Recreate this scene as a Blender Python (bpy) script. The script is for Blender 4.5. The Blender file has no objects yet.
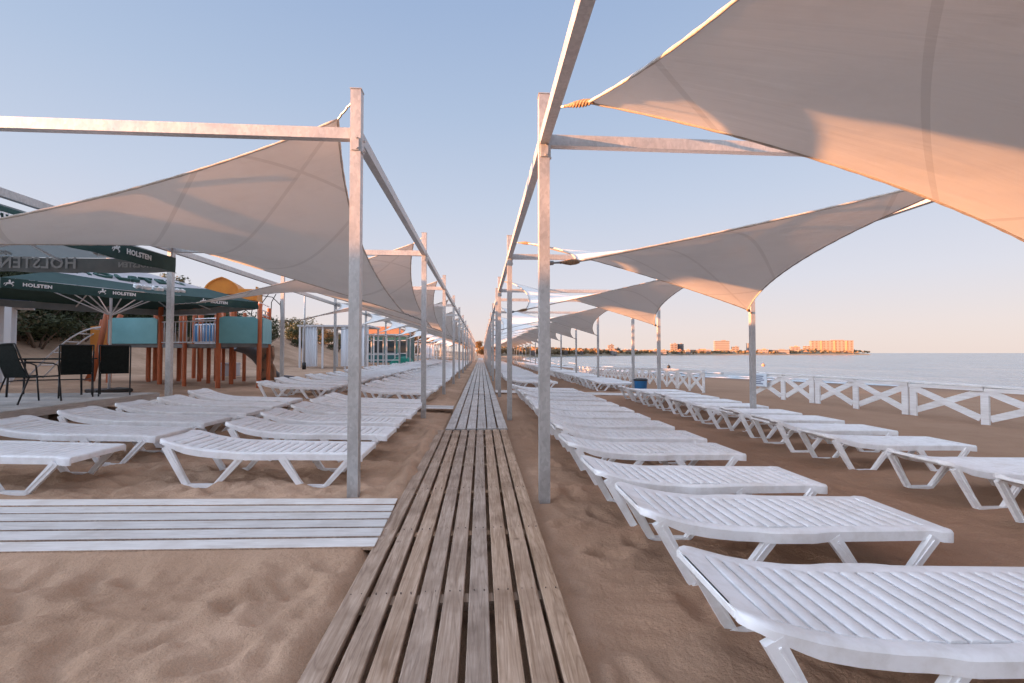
import bpy, bmesh, math, random
from mathutils import Vector, Matrix, noise
R = math.radians
scene = bpy.context.scene
COL = scene.collection
random.seed(7)

# ------------------------------------------------------------------ helpers
class MB:
    """collects shapes and links them as ONE mesh object"""
    def __init__(self):
        self.v = []; self.f = []; self.mi = []; self.uv = None
    def add(self, vs, fs, mi=0):
        o = len(self.v)
        self.v += [tuple(p) for p in vs]
        self.f += [tuple(i + o for i in f) for f in fs]
        self.mi += [mi] * len(fs)
        return self
    def box(self, c, s, rz=0.0, ch=0.0, mi=0, M=None):
        x, y, z = s[0] / 2, s[1] / 2, s[2] / 2
        if ch <= 0:
            vs = [(-x,-y,-z),(x,-y,-z),(x,y,-z),(-x,y,-z),(-x,-y,z),(x,-y,z),(x,y,z),(-x,y,z)]
            fs = [(3,2,1,0),(4,5,6,7),(0,1,5,4),(1,2,6,5),(2,3,7,6),(3,0,4,7)]
        else:
            ch = min(ch, x*.8, y*.8, z*.8)
            vs = []
            for (zz, k) in ((-z, ch), (-z + ch, 0), (z - ch, 0), (z, ch)):
                X, Y = x - k, y - k
                vs += [(-X+ch,-Y,zz),(X-ch,-Y,zz),(X,-Y+ch,zz),(X,Y-ch,zz),(X-ch,Y,zz),(-X+ch,Y,zz),(-X,Y-ch,zz),(-X,-Y+ch,zz)]
            fs = [tuple(range(7, -1, -1)), tuple(range(24, 32))]
            for r in range(3):
                for i in range(8):
                    a = r*8+i; b = r*8+(i+1) % 8
                    fs.append((a, b, b+8, a+8))
        T = Matrix.Translation(c) @ Matrix.Rotation(rz, 4, 'Z')
        if M is not None: T = M @ T
        return self.add([T @ Vector(p) for p in vs], fs, mi)
    def bar(self, p0, p1, w, h, mi=0, up=(0, 0, 1)):
        """square tube between two points, w across, h along up"""
        p0, p1 = Vector(p0), Vector(p1); d = (p1 - p0).normalized(); up = Vector(up)
        if abs(d.dot(up)) > .98: up = Vector((0, 1, 0))
        s = d.cross(up).normalized(); u = s.cross(d)
        vs = []
        for p in (p0, p1):
            for a, b in ((-1,-1),(1,-1),(1,1),(-1,1)):
                vs.append(p + s*(a*w/2) + u*(b*h/2))
        return self.add(vs, [(0,1,2,3),(7,6,5,4),(0,4,5,1),(1,5,6,2),(2,6,7,3),(3,7,4,0)], mi)
    def tube(self, pts, r, n=8, mi=0, caps=True):
        pts = [Vector(p) for p in pts]; vs = []; fs = []
        rr = r if isinstance(r, (list, tuple)) else [r]*len(pts)
        ref = Vector((0.123, .31, .94))
        for i, p in enumerate(pts):
            d = (pts[min(i+1, len(pts)-1)] - pts[max(i-1, 0)]).normalized()
            s = d.cross(ref)
            if s.length < .1: s = d.cross(Vector((1, 0, 0)))
            s.normalize(); u = s.cross(d)
            for k in range(n):
                a = 2*math.pi*k/n
                vs.append(p + s*(math.cos(a)*rr[i]) + u*(math.sin(a)*rr[i]))
        for i in range(len(pts)-1):
            for k in range(n):
                a = i*n+k; b = i*n+(k+1) % n
                fs.append((a, a+n, b+n, b))
        if caps:
            fs.append(tuple(range(n))); fs.append(tuple(range((len(pts)-1)*n+n-1, (len(pts)-1)*n-1, -1)))
        return self.add(vs, fs, mi)
    def prism(self, poly, z0, z1, M=None, mi=0):
        n = len(poly)
        vs = [Vector((x, y, z0)) for x, y in poly] + [Vector((x, y, z1)) for x, y in poly]
        if M is not None: vs = [M @ p for p in vs]
        fs = [tuple(range(n-1, -1, -1)), tuple(range(n, 2*n))] + [(i, (i+1) % n, n+(i+1) % n, n+i) for i in range(n)]
        return self.add(vs, fs, mi)
    def mesh(self, name, mats, smooth=False):
        me = bpy.data.meshes.new(name)
        me.from_pydata(self.v, [], self.f)
        mats = mats if isinstance(mats, (list, tuple)) else [mats]
        for m in mats: me.materials.append(m)
        if len(mats) > 1: me.polygons.foreach_set('material_index', self.mi)
        if smooth: me.polygons.foreach_set('use_smooth', [True]*len(me.polygons))
        me.update()
        return me
    def build(self, name, mats, parent=None, smooth=False, angle=None):
        me = self.mesh(name, mats, smooth or angle is not None)
        if angle is not None:
            try: me.set_sharp_from_angle(angle=R(angle))
            except Exception: pass
        o = bpy.data.objects.new(name, me); COL.objects.link(o)
        if parent is not None: o.parent = parent
        return o

def tag(o, label=None, cat=None, group=None, kind=None):
    if label: o['label'] = label
    if cat: o['category'] = cat
    if group: o['group'] = group
    if kind: o['kind'] = kind
    return o
def empty(name, loc=(0, 0, 0), rot=(0, 0, 0)):
    o = bpy.data.objects.new(name, None); COL.objects.link(o)
    o.location = loc; o.rotation_euler = rot; o.empty_display_size = .2
    return o
def thing(name, label, cat, loc=(0, 0, 0), rz=0, group=None):
    return tag(empty(name, loc, (0, 0, rz)), label, cat, group)
def copy_tree(o, parent=None):
    c = o.copy(); COL.objects.link(c)
    if parent is not None: c.parent = parent
    for ch in list(o.children): copy_tree(ch, c)
    return c
def ss(a, b, x):
    t = min(1, max(0, (x-a)/(b-a))); return t*t*(3-2*t)
def plin(pts, x):
    if x <= pts[0][0]: return pts[0][1]
    for (a, b), (c, d) in zip(pts, pts[1:]):
        if x <= c: return b + (d-b)*(x-a)/(c-a)
    return pts[-1][1]

# ------------------------------------------------------------------ materials
def mat(name, col=(.5, .5, .5), rough=.6, metal=0.0, spec=.5):
    m = bpy.data.materials.new(name); m.use_nodes = True
    b = m.node_tree.nodes['Principled BSDF']
    b.inputs['Base Color'].default_value = (*col, 1); b.inputs['Roughness'].default_value = rough
    b.inputs['Metallic'].default_value = metal; b.inputs['Specular IOR Level'].default_value = spec
    return m
class NT:
    def __init__(self, m): self.t = m.node_tree; self.n = m.node_tree.nodes; self.b = self.n.get('Principled BSDF')
    def new(self, ty, **k):
        n = self.n.new(ty)
        for a, b in k.items():
            if a.startswith('_'): n.inputs[a[1:].replace('_', ' ')].default_value = b
            else: setattr(n, a, b)
        return n
    def link(self, a, b): self.t.links.new(a, b)
    def coords(self, kind='Object', scale=(1, 1, 1)):
        c = self.new('ShaderNodeTexCoord'); mp = self.new('ShaderNodeMapping'); mp.inputs['Scale'].default_value = scale
        self.link(c.outputs[kind], mp.inputs['Vector']); return mp.outputs['Vector']
    def geo(self, scale=(1, 1, 1)):
        c = self.new('ShaderNodeNewGeometry'); mp = self.new('ShaderNodeMapping'); mp.inputs['Scale'].default_value = scale
        self.link(c.outputs['Position'], mp.inputs['Vector']); return mp.outputs['Vector']
    def noise(self, vec, scale, detail=4, rough=.55, dist=0):
        n = self.new('ShaderNodeTexNoise'); n.inputs['Scale'].default_value = scale; n.inputs['Detail'].default_value = detail
        n.inputs['Roughness'].default_value = rough; n.inputs['Distortion'].default_value = dist
        if vec is not None: self.link(vec, n.inputs['Vector'])
        return n.outputs['Fac']
    def ramp(self, fac, stops):
        r = self.new('ShaderNodeValToRGB'); e = r.color_ramp.elements
        while len(e) < len(stops): e.new(.5)
        for i, (p, c) in enumerate(stops):
            e[i].position = p; e[i].color = (*c, 1) if len(c) == 3 else c
        self.link(fac, r.inputs['Fac']); return r.outputs['Color']
    def mix(self, fac, a, b, mode='MIX'):
        n = self.new('ShaderNodeMix', data_type='RGBA', blend_type=mode)
        for s, v in ((n.inputs[0], fac), (n.inputs[6], a), (n.inputs[7], b)):
            if hasattr(v, 'is_output') or isinstance(v, bpy.types.NodeSocket): self.link(v, s)
            elif isinstance(v, (int, float)): s.default_value = v
            else: s.default_value = (*v, 1)
        return n.outputs[2]
    def math(self, op, a, b=0.0, clamp=False):
        n = self.new('ShaderNodeMath', operation=op); n.use_clamp = clamp
        for s, v in ((n.inputs[0], a), (n.inputs[1], b)):
            if isinstance(v, bpy.types.NodeSocket): self.link(v, s)
            else: s.default_value = v
        return n.outputs[0]
    def bump(self, h, strength=.3, dist=.01, target=None):
        n = self.new('ShaderNodeBump'); n.inputs['Strength'].default_value = strength; n.inputs['Distance'].default_value = dist
        self.link(h, n.inputs['Height']); self.link(n.outputs['Normal'], (target or self.b).inputs['Normal']); return n
def noisy(name, c0, c1, scale=8, rough=.6, metal=0, bump=.15, bd=.003, vec=(1, 1, 1), obj=True, lo=.35, hi=.65, spec=.5):
    m = mat(name, c0, rough, metal, spec); t = NT(m)
    v = t.coords('Object', vec) if obj else t.geo(vec)
    f = t.noise(v, scale, 6, .6)
    t.link(t.ramp(f, [(lo, c0), (hi, c1)]), t.b.inputs['Base Color'])
    if bump: t.bump(t.noise(v, scale*4, 5, .6), bump, bd)
    return m

def sand_material():
    m = mat('sand', (.36, .26, .19), .95, 0, .15); t = NT(m)
    p = t.geo()
    big = t.noise(p, .55, 4, .55); mid = t.noise(p, 3.2, 5, .6); fine = t.noise(p, 150, 3, .7)
    c = t.ramp(big, [(.36, (.45, .315, .222)), (.62, (.60, .445, .33))])
    sep = t.new('ShaderNodeSeparateXYZ'); t.link(p, sep.inputs[0])
    # the walked-in seaward sand is damper and browner than the dry dune side
    wet = t.new('ShaderNodeMapRange'); t.link(sep.outputs['X'], wet.inputs['Value'])
    wet.inputs['From Min'].default_value = -1.0; wet.inputs['From Max'].default_value = 1.4
    c = t.mix(t.math('MULTIPLY', wet.outputs[0], .72), c, (.345, .212, .138))
    c = t.mix(t.math('MULTIPLY', t.math('SUBTRACT', mid, .38, True), 1.0, True), c, (.31, .195, .125), 'MIX')
    c = t.mix(.35, c, t.ramp(fine, [(.3, (.16, .11, .08)), (.7, (.62, .50, .40))]), 'OVERLAY')
    # wet strip at the water
    zr = t.new('ShaderNodeMapRange'); t.link(sep.outputs['Z'], zr.inputs['Value'])
    zr.inputs['From Min'].default_value = -1.95; zr.inputs['From Max'].default_value = -1.2
    zr.inputs['To Min'].default_value = 1; zr.inputs['To Max'].default_value = 0
    c = t.mix(t.math('MULTIPLY', zr.outputs[0], .6), c, (.13, .09, .07))
    t.link(c, t.b.inputs['Base Color'])
    h = t.math('ADD', t.math('MULTIPLY', t.noise(p, 26, 6, .65), .8), t.math('MULTIPLY', fine, .12))
    t.bump(h, .8, .03)
    return m
def wood_material(name, lo, hi, dark, stretch=(28, 1.6, 28), axis=1, bump=.35, chips=None):
    m = mat(name, lo, .8, 0, .25); t = NT(m)
    g = t.new('ShaderNodeNewGeometry')
    rnd = g.outputs['Random Per Island']
    off = t.new('ShaderNodeCombineXYZ'); t.link(t.math('MULTIPLY', rnd, 31.0), off.inputs[0]); t.link(t.math('MULTIPLY', rnd, 57.0), off.inputs[1])
    add = t.new('ShaderNodeVectorMath', operation='ADD'); t.link(g.outputs['Position'], add.inputs[0]); t.link(off.outputs[0], add.inputs[1])
    mp = t.new('ShaderNodeMapping'); mp.inputs['Scale'].default_value = stretch; t.link(add.outputs[0], mp.inputs['Vector'])
    mp2 = t.new('ShaderNodeMapping'); mp2.inputs['Scale'].default_value = tuple(s*.28 for s in stretch); t.link(add.outputs[0], mp2.inputs['Vector'])
    grain = t.noise(mp.outputs[0], 1.6, 8, .62, .9)
    wide = t.noise(mp2.outputs[0], 1.0, 3, .5, 1.4)
    # cathedral grain: bands of a warped field
    rings = t.math('FRACT', t.math('MULTIPLY', wide, 9.0))
    rings = t.math('ABSOLUTE', t.math('SUBTRACT', rings, .5))
    c = t.ramp(grain, [(.34, lo), (.66, hi)])
    c = t.mix(t.math('MULTIPLY', t.math('SUBTRACT', .16, rings, True), 2.6, True), c, dark)
    c = t.mix(t.math('MULTIPLY', t.math('SUBTRACT', t.noise(add.outputs[0], 2.3, 4, .6), .46, True), 2.4, True), c, dark)
    hs = t.new('ShaderNodeHueSaturation'); t.link(c, hs.inputs['Color'])
    t.link(t.math('ADD', t.math('MULTIPLY', rnd, .26), .88), hs.inputs['Value'])
    t.link(t.math('ADD', t.math('MULTIPLY', rnd, .5), .8), hs.inputs['Saturation'])
    col = hs.outputs[0]
    if chips:
        col = t.mix(t.math('MULTIPLY', t.math('SUBTRACT', t.noise(mp.outputs[0], .7, 6, .7), .60, True), 6, True), col, chips)
    vor = t.new('ShaderNodeTexVoronoi'); vor.inputs['Scale'].default_value = 2.2; t.link(add.outputs[0], vor.inputs['Vector'])
    knot = t.math('MULTIPLY', t.math('SUBTRACT', .06, vor.outputs['Distance'], True), 14, True)
    col = t.mix(knot, col, tuple(v*.55 for v in dark))
    t.link(col, t.b.inputs['Base Color'])
    t.bump(t.math('SUBTRACT', grain, t.math('MULTIPLY', knot, .4)), bump, .006)
    return m
def steel_material():
    m = mat('galvanised_steel', (.5, .5, .5), .45, .5); t = NT(m)
    p = t.geo((1, 1, .6))
    f = t.noise(p, 5, 6, .65); v = t.new('ShaderNodeTexVoronoi'); v.inputs['Scale'].default_value = 45; t.link(p, v.inputs['Vector'])
    c = t.ramp(f, [(.3, (.40, .40, .40)), (.7, (.52, .515, .51))])
    vb = t.new('ShaderNodeSeparateColor'); t.link(v.outputs['Color'], vb.inputs[0]); vg = t.new('ShaderNodeCombineColor'); [t.link(vb.outputs[0], vg.inputs[i]) for i in range(3)]
    c = t.mix(.10, c, vg.outputs[0], 'OVERLAY')
    t.link(c, t.b.inputs['Base Color'])
    t.link(t.ramp(f, [(.3, (.38,)*3), (.7, (.58,)*3)]), t.b.inputs['Roughness'])
    t.bump(f, .12, .002)
    return m
def plastic_material():
    m = mat('white_plastic', (.80, .80, .81), .42, 0, .45); t = NT(m)
    oi = t.new('ShaderNodeObjectInfo'); p = t.geo()
    f = t.noise(p, 9, 6, .65)
    c = t.ramp(f, [(.28, (.70, .69, .68)), (.55, (.82, .82, .83))])
    c = t.mix(t.math('MULTIPLY', t.math('SUBTRACT', t.noise(p, 2.1, 5, .7), .52, True), 2.2, True), c, (.58, .52, .46))
    t.link(c, t.b.inputs['Base Color'])
    t.link(t.ramp(f, [(.3, (.55,)*3), (.7, (.36,)*3)]), t.b.inputs['Roughness'])
    return m
def sail_material():
    m = mat('sail_cloth', (.66, .64, .61), .85, 0, .2); t = NT(m)
    uv = t.new('ShaderNodeUVMap'); sep = t.new('ShaderNodeSeparateXYZ'); t.link(uv.outputs[0], sep.inputs[0])
    U, V = sep.outputs[0], sep.outputs[1]
    def line(x, c, w): return t.math('LESS_THAN', t.math('ABSOLUTE', t.math('SUBTRACT', x, c)), w)
    D_ = t.math('SUBTRACT', U, V)
    seams = t.math('MAXIMUM', line(D_, -.34, .008), line(D_, .34, .008))
    seams = t.math('MAXIMUM', seams, line(D_, 0, .008))
    for a, b in ((U, V), (t.math('SUBTRACT', 1, U), V), (U, t.math('SUBTRACT', 1, V)), (t.math('SUBTRACT', 1, U), t.math('SUBTRACT', 1, V))):
        seams = t.math('MAXIMUM', seams, line(t.math('ADD', a, b), .23, .007))
    c = t.mix(t.math('MULTIPLY', seams, .55), (.80, .785, .755), (.61, .59, .56))
    dirt = t.noise(t.geo(), 1.3, 5, .6)
    c = t.mix(t.math('MULTIPLY', t.math('SUBTRACT', dirt, .5, True), .9, True), c, (.52, .49, .46))
    t.link(c, t.b.inputs['Base Color'])
    tr = t.new('ShaderNodeBsdfTranslucent'); t.link(t.mix(.5, c, (.72, .62, .52)), tr.inputs['Color'])
    mx = t.new('ShaderNodeMixShader'); mx.inputs[0].default_value = .06
    out = t.n['Material Output']
    t.link(t.b.outputs[0], mx.inputs[1]); t.link(tr.outputs[0], mx.inputs[2]); t.link(mx.outputs[0], out.inputs['Surface'])
    mp = t.new('ShaderNodeMapping'); mp.inputs['Scale'].default_value = (2.2, 17, 1); mp.inputs['Rotation'].default_value = (0, 0, R(24)); t.link(uv.outputs[0], mp.inputs['Vector'])
    folds = t.noise(mp.outputs[0], 1.5, 3, .5, .5)
    weave = t.noise(t.geo(), 240, 2, .5)
    b = t.new('ShaderNodeBump'); b.inputs['Strength'].default_value = .28; b.inputs['Distance'].default_value = .035
    t.link(t.math('ADD', folds, t.math('MULTIPLY', weave, .012)), b.inputs['Height'])
    t.link(b.outputs[0], t.b.inputs['Normal']); t.link(b.outputs[0], tr.inputs['Normal'])
    return m
def foliage_material(name, c0, c1, tr=.25):
    m = mat(name, c0, .6, 0, .25); t = NT(m)
    g = t.new('ShaderNodeNewGeometry')
    c = t.mix(g.outputs['Random Per Island'], c0, c1)
    t.link(c, t.b.inputs['Base Color'])
    ts = t.new('ShaderNodeBsdfTranslucent'); t.link(c, ts.inputs['Color'])
    mx = t.new('ShaderNodeMixShader'); mx.inputs[0].default_value = tr
    t.link(t.b.outputs[0], mx.inputs[1]); t.link(ts.outputs[0], mx.inputs[2]); t.link(mx.outputs[0], t.n['Material Output'].inputs['Surface'])
    return m
def sea_material():
    m = mat('sea_water', (.11, .17, .22), .22, 0, .5); t = NT(m)
    p = t.geo((.55, .25, 1))
    a = t.noise(p, .9, 6, .6, .4); b = t.noise(p, .12, 4, .5)
    t.bump(t.math('ADD', a, t.math('MULTIPLY', b, 2.0)), .8, .35)
    t.b.inputs['IOR'].default_value = 1.33
    c = t.ramp(b, [(.35, (.14, .215, .27)), (.7, (.20, .27, .31))])
    t.link(c, t.b.inputs['Base Color'])
    return m
def facade_material(name, wall, win, sx, sz, fx=.55, fz=.5):
    m = mat(name, wall, .85, 0, .2); t = NT(m)
    c = t.new('ShaderNodeTexCoord'); s = t.new('ShaderNodeSeparateXYZ'); t.link(c.outputs['Object'], s.inputs[0])
    wx = t.math('LESS_THAN', t.math('FRACT', t.math('DIVIDE', t.math('ADD', s.outputs[0], 500), sx)), fx)
    wz = t.math('LESS_THAN', t.math('FRACT', t.math('DIVIDE', t.math('ADD', s.outputs[2], 500), sz)), fz)
    t.link(t.mix(t.math('MULTIPLY', wx, wz), wall, win), t.b.inputs['Base Color'])
    return m

M = {}
M['sand'] = sand_material()
M['steel'] = steel_material()
M['plastic'] = plastic_material()
M['sail'] = sail_material()
M['nail'] = mat('nail_heads', (.07, .055, .05), .6, .5)
M['hem'] = noisy('hem_webbing', (.50, .46, .42), (.38, .34, .30), 30, .85, 0, .2)
M['walk'] = wood_material('weathered_boards', (.315, .218, .152), (.52, .395, .305), (.16, .10, .066))
M['walkwhite'] = wood_material('white_painted_boards', (.43, .40, .375), (.60, .57, .545), (.30, .25, .22), chips=(.24, .18, .14), bump=.25)
M['walkcross'] = wood_material('white_crossing_boards', (.60, .58, .555), (.74, .72, .695), (.46, .41, .37), stretch=(1.6, 28, 28), chips=(.34, .28, .24), bump=.2)
M['deck'] = wood_material('pale_deck_boards', (.40, .375, .35), (.54, .51, .48), (.28, .24, .21), stretch=(28, 1.6, 28))
M['whitewood'] = noisy('white_painted_wood', (.78, .765, .755), (.66, .63, .61), 3, .65, 0, .25, .003, (1, 1, 8))
M['strap'] = noisy('rope_strap', (.17, .10, .055), (.33, .22, .13), 40, .8, 0, .4)
M['chain'] = mat('chain_steel', (.20, .19, .18), .4, .9)
M['darkgreen'] = noisy('umbrella_green', (.010, .045, .042), (.018, .062, .056), 5, .75, 0, .1)
M['greenunder'] = noisy('umbrella_greygreen', (.12, .15, .155), (.16, .19, .19), 4, .8, 0, .1)
M['lit_reverse'] = noisy('parasol_lit_reverse', (.26, .29, .295), (.21, .24, .245), 4, .85, 0, .1)  # daylight through the valance, painted as a paler colour
M['whitecloth'] = noisy('umbrella_white', (.70, .71, .74), (.60, .61, .65), 4, .8, 0, .1)
def sheer(m, k, tint):
    t = NT(m); tr = t.new('ShaderNodeBsdfTranslucent'); tr.inputs['Color'].default_value = (*tint, 1)
    mx = t.new('ShaderNodeMixShader'); mx.inputs[0].default_value = k
    t.link(t.b.outputs[0], mx.inputs[1]); t.link(tr.outputs[0], mx.inputs[2]); t.link(mx.outputs[0], t.n['Material Output'].inputs['Surface'])
sheer(M['greenunder'], .45, (.30, .33, .33)); sheer(M['whitecloth'], .35, (.7, .7, .72))
M['letter'] = mat('white_lettering', (.72, .74, .74), .7)
M['letterdim'] = mat('faint_lettering', (.50, .53, .54), .8)
M['lettergreen'] = mat('green_lettering', (.02, .08, .07), .7)
M['black'] = noisy('black_sling', (.012, .016, .015), (.018, .023, .022), 30, .85, 0, .2, .002, spec=.15)
M['blackmetal'] = mat('black_metal', (.03, .03, .03), .4, .4)
M['orangewood'] = noisy('orange_stained_wood', (.50, .135, .042), (.36, .088, .03), 2.5, .6, 0, .3, .004, (6, 6, .6))
M['teal'] = noisy('teal_panel', (.17, .43, .46), (.14, .37, .40), 2, .5, 0, .05)
M['blue'] = noisy('blue_panel', (.03, .15, .33), (.04, .19, .38), 2, .5, 0, .05)
M['yellow'] = noisy('yellow_panel', (.70, .27, .03), (.60, .21, .025), 2, .5, 0, .1)
M['greydeck'] = noisy('grey_deck', (.16, .165, .17), (.22, .225, .23), 3, .7, 0, .1)
M['whitemetal'] = mat('white_metal', (.72, .73, .75), .4, .1)
M['slide'] = mat('slide_grey', (.16, .18, .21), .35, .2)
M['bark'] = noisy('bark', (.10, .07, .05), (.17, .12, .085), 6, .9, 0, .5, .02)
M['shrub'] = foliage_material('shrub_leaves', (.030, .042, .020), (.085, .095, .045))
M['dryshrub'] = foliage_material('dry_shrub_leaves', (.10, .09, .05), (.19, .15, .09))
M['tree'] = foliage_material('tree_leaves', (.17, .10, .032), (.30, .17, .05))  # the low sun's orange is put into the leaf colour
M['farwood'] = foliage_material('far_wood_leaves', (.14, .105, .058), (.27, .19, .10), .1)  # orange sunlight painted into the distant leaves as well
M['sea'] = sea_material()
M['foam'] = noisy('sea_foam', (.55, .58, .60), (.40, .46, .50), 3, .9, 0, .2, .02, obj=False)
M['cream'] = facade_material('cream_facade', (.21, .185, .18), (.10, .095, .095), 4.2, 3.2)
M['peach'] = facade_material('peach_facade', (.19, .16, .15), (.09, .085, .08), 5.5, 3.0, .6, .45)
M['stripefac'] = facade_material('striped_facade', (.21, .19, .185), (.125, .115, .11), 40, 3.1, 1.1, .42)
M['hotel'] = facade_material('hotel_facade', (.21, .17, .15), (.085, .07, .06), 6.0, 3.0, .5, .45)
M['glass'] = mat('dark_glass', (.03, .045, .055), .08, 0, .6)
M['wall'] = noisy('white_wall', (.62, .62, .63), (.54, .54, .56), 3, .8, 0, .1)
M['stripeblue'] = mat('navy_stripe', (.03, .05, .13), .6)
M['tealdark'] = mat('dark_teal_wall', (.03, .15, .16), .6)
M['roof'] = noisy('terracotta_roof', (.42, .22, .13), (.34, .17, .10), 3, .8, 0, .2)
M['binblue'] = mat('blue_bin', (.015, .13, .32), .45)
M['tarp'] = mat('green_tarp', (.01, .26, .20), .5)
M['curtain'] = noisy('white_curtain', (.72, .73, .75), (.62, .63, .66), 2, .9, 0, .3, .03, (6, 6, .3))
M['rock'] = noisy('climbing_wall_rock', (.34, .20, .13), (.05, .07, .06), 2.2, .8, 0, .6, .05, (1, 1, 1), True, .42, .55)
M['board'] = mat('notice_white', (.62, .68, .74), .5)

# ------------------------------------------------------------------ terrain
SHORE = [(-200, 150), (38, 46), (61, 31), (118, 18), (250, 24), (340, 36), (3000, 36)]
TOE = [(-60, -21), (10, -19), (24, -18.5), (40, -14.5), (120, -13), (400, -16)]
SEA_Z = -2.0
def base_g(x, y):
    z = -.03*max(-14, x) if x < 0 else -.021*min(x, 11)
    if x > 5: z -= ss(5, 11, x)*min(1.1, max(0, (y-17)/24*.55))
    xs = plin(SHORE, y)
    if x > 11:
        z0 = z; k = (x-11)/max(4, xs-11)
        z = z0 + (SEA_Z - z0)*k if k < 1.6 else z0 + (SEA_Z-z0)*1.6
    if x < 0:
        t = plin(TOE, y) - x
        crest = 4.9 + 1.2*(1-ss(6, 18, y)) + .4*noise.noise((x*.05, y*.06, 3))  # unseen near end of the dune raised so it shades the beach
        crest -= 1.6*ss(30, 46, y) + .5*ss(46, 70, y)
        if t > -3:
            z += (crest-.45)*ss(-3, 9.5, t) + .35*noise.noise((x*.22, y*.22, 8))*ss(0, 6, t)
    return z
FEET = []
rf = random.Random(3)
for i in range(420):
    x = rf.uniform(-4.8, 4.0); y = rf.uniform(.9, 9)
    FEET.append((x, y, rf.uniform(0, math.pi), rf.uniform(.75, 1.2), rf.uniform(.5, 1.0)))
CELL = {}
for f in FEET: CELL.setdefault((int(math.floor(f[0]/.5)), int(math.floor(f[1]/.5))), []).append(f)
def g(x, y, detail=True):
    z = base_g(x, y)
    if not detail: return z
    d = math.hypot(x, y)
    if d < 60:
        fade = 1 - ss(20, 60, d)
        dry = ss(.6, -.6, x) if False else (1-ss(-.6, .6, x))
        amp = .038 + .042*dry
        n = noise.noise((x*1.1+2, y*1.6, 0))*.55
        q = (x*1.9+y*.9, y*3.0-x*.5)       # wind and foot worn hummocks with soft crests
        n += (.32-abs(noise.noise((q[0], q[1], 9))))*.80 + noise.noise((x*3.4, y*4.4, 4))*.45 + (.26-abs(noise.noise((x*4.2+y*1.5, y*6.2, 14))))*.85 + (.26-abs(noise.noise((x*7.5-y, y*9.5, 24))))*.34 + noise.noise((x*13, y*14, 2))*.10
        z += amp*(n-.5)*fade
        if d < 11:
            cx, cy = int(math.floor(x/.5)), int(math.floor(y/.5))
            for i in (-1, 0, 1):
                for j in (-1, 0, 1):
                    for (fx, fy, a, s, dp) in CELL.get((cx+i, cy+j), ()):
                        dx, dy = x-fx, y-fy; u = (dx*math.cos(a)+dy*math.sin(a))/(.15*s); v = (-dx*math.sin(a)+dy*math.cos(a))/(.075*s)
                        q = u*u+v*v
                        if q < 5: z += dp*(-.038*math.exp(-q*1.3) + .016*math.exp(-(math.sqrt(q)-1.5)**2*4))
    # the boards lie in the sand
    if -1.05 < x < .62 and -3 < y < 130:
        if x < -.72: k = 1-ss(0, .3, -.72-x)
        elif x > .44: k = 1-ss(0, .16, x-.44)
        else: k = 1
        z = z*(1-k) + (-.035)*k
        if (-.69 if y < 4 or y > 8.1 else -.60) < x < .40 and y < 60: z = -.13
        if y < 8.2 and -1.05 < x < -.74: z += .016*noise.noise((x*17, y*13, 6))
        if y < 8.2 and x < -.6:       # drifted sand over the left board edge
            z += .05*math.exp(-((x+.86)/.09)**2)*(.7+.6*noise.noise((x*9, y*5, 1))) + .095*math.exp(-((x+.79)/.12)**2)*ss(4.1, 5.0, y)*max(0, .75+1.0*noise.noise((x*4, y*2.4, 31)))
    if x <= -.8 and x > -9.5:
        yc = 3.75 + .038*(x+.74)
        if abs(y-yc) < .75:
            k = 1-ss(.52, .75, abs(y-yc)); flat = -.03*x + (.004 if abs(y-yc) < .5 else .016)
            z = z*(1-k) + flat*k
    return z
def axis(lo, f0, f1, hi, step, grow=1.14):
    a = [f0 + i*step for i in range(int(round((f1-f0)/step))+1)]
    s = step; x = a[-1]
    while x < hi: s *= grow; x += s; a.append(x)
    s = step; x = a[0]; b = []
    while x > lo: s *= grow; x -= s; b.append(x)
    return b[::-1] + a
xs_ = axis(-1800, -4.6, 4.2, 260, .031, 1.09); ys_ = axis(-300, .9, 6.4, 1500, .031, 1.08)
mb = MB(); NX = len(xs_)
for y in ys_:
    for x in xs_: mb.v.append((x, y, g(x, y)))
for j in range(len(ys_)-1):
    for i in range(NX-1): mb.f.append((j*NX+i, j*NX+i+1, (j+1)*NX+i+1, (j+1)*NX+i))
mb.mi = [0]*len(mb.f)
tag(mb.build('beach_sand', M['sand'], smooth=True), kind='structure')

# sea: near field with real swell, far field flat to the horizon
mb = MB(); sx = axis(5, 14, 120, 16000, 1.2, 1.22); sy = axis(-1500, 20, 150, 16000, 1.5, 1.22)
for y in sy:
    for x in sx:
        f = (1-ss(120, 500, math.hypot(x, y)))
        off = x - plin(SHORE, y)
        w = math.sin(off*.55 + 2.5*noise.noise((x*.03, y*.03, 0)))*.10*ss(3, 14, off) + .10*noise.noise((x*.25, y*.14, 5))
        mb.v.append((x, y, SEA_Z + f*w))
n = len(sx)
for j in range(len(sy)-1):
    for i in range(n-1): mb.f.append((j*n+i, j*n+i+1, (j+1)*n+i+1, (j+1)*n+i))
mb.mi = [0]*len(mb.f)
tag(mb.build('sea', M['sea'], smooth=True), kind='structure')
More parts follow.
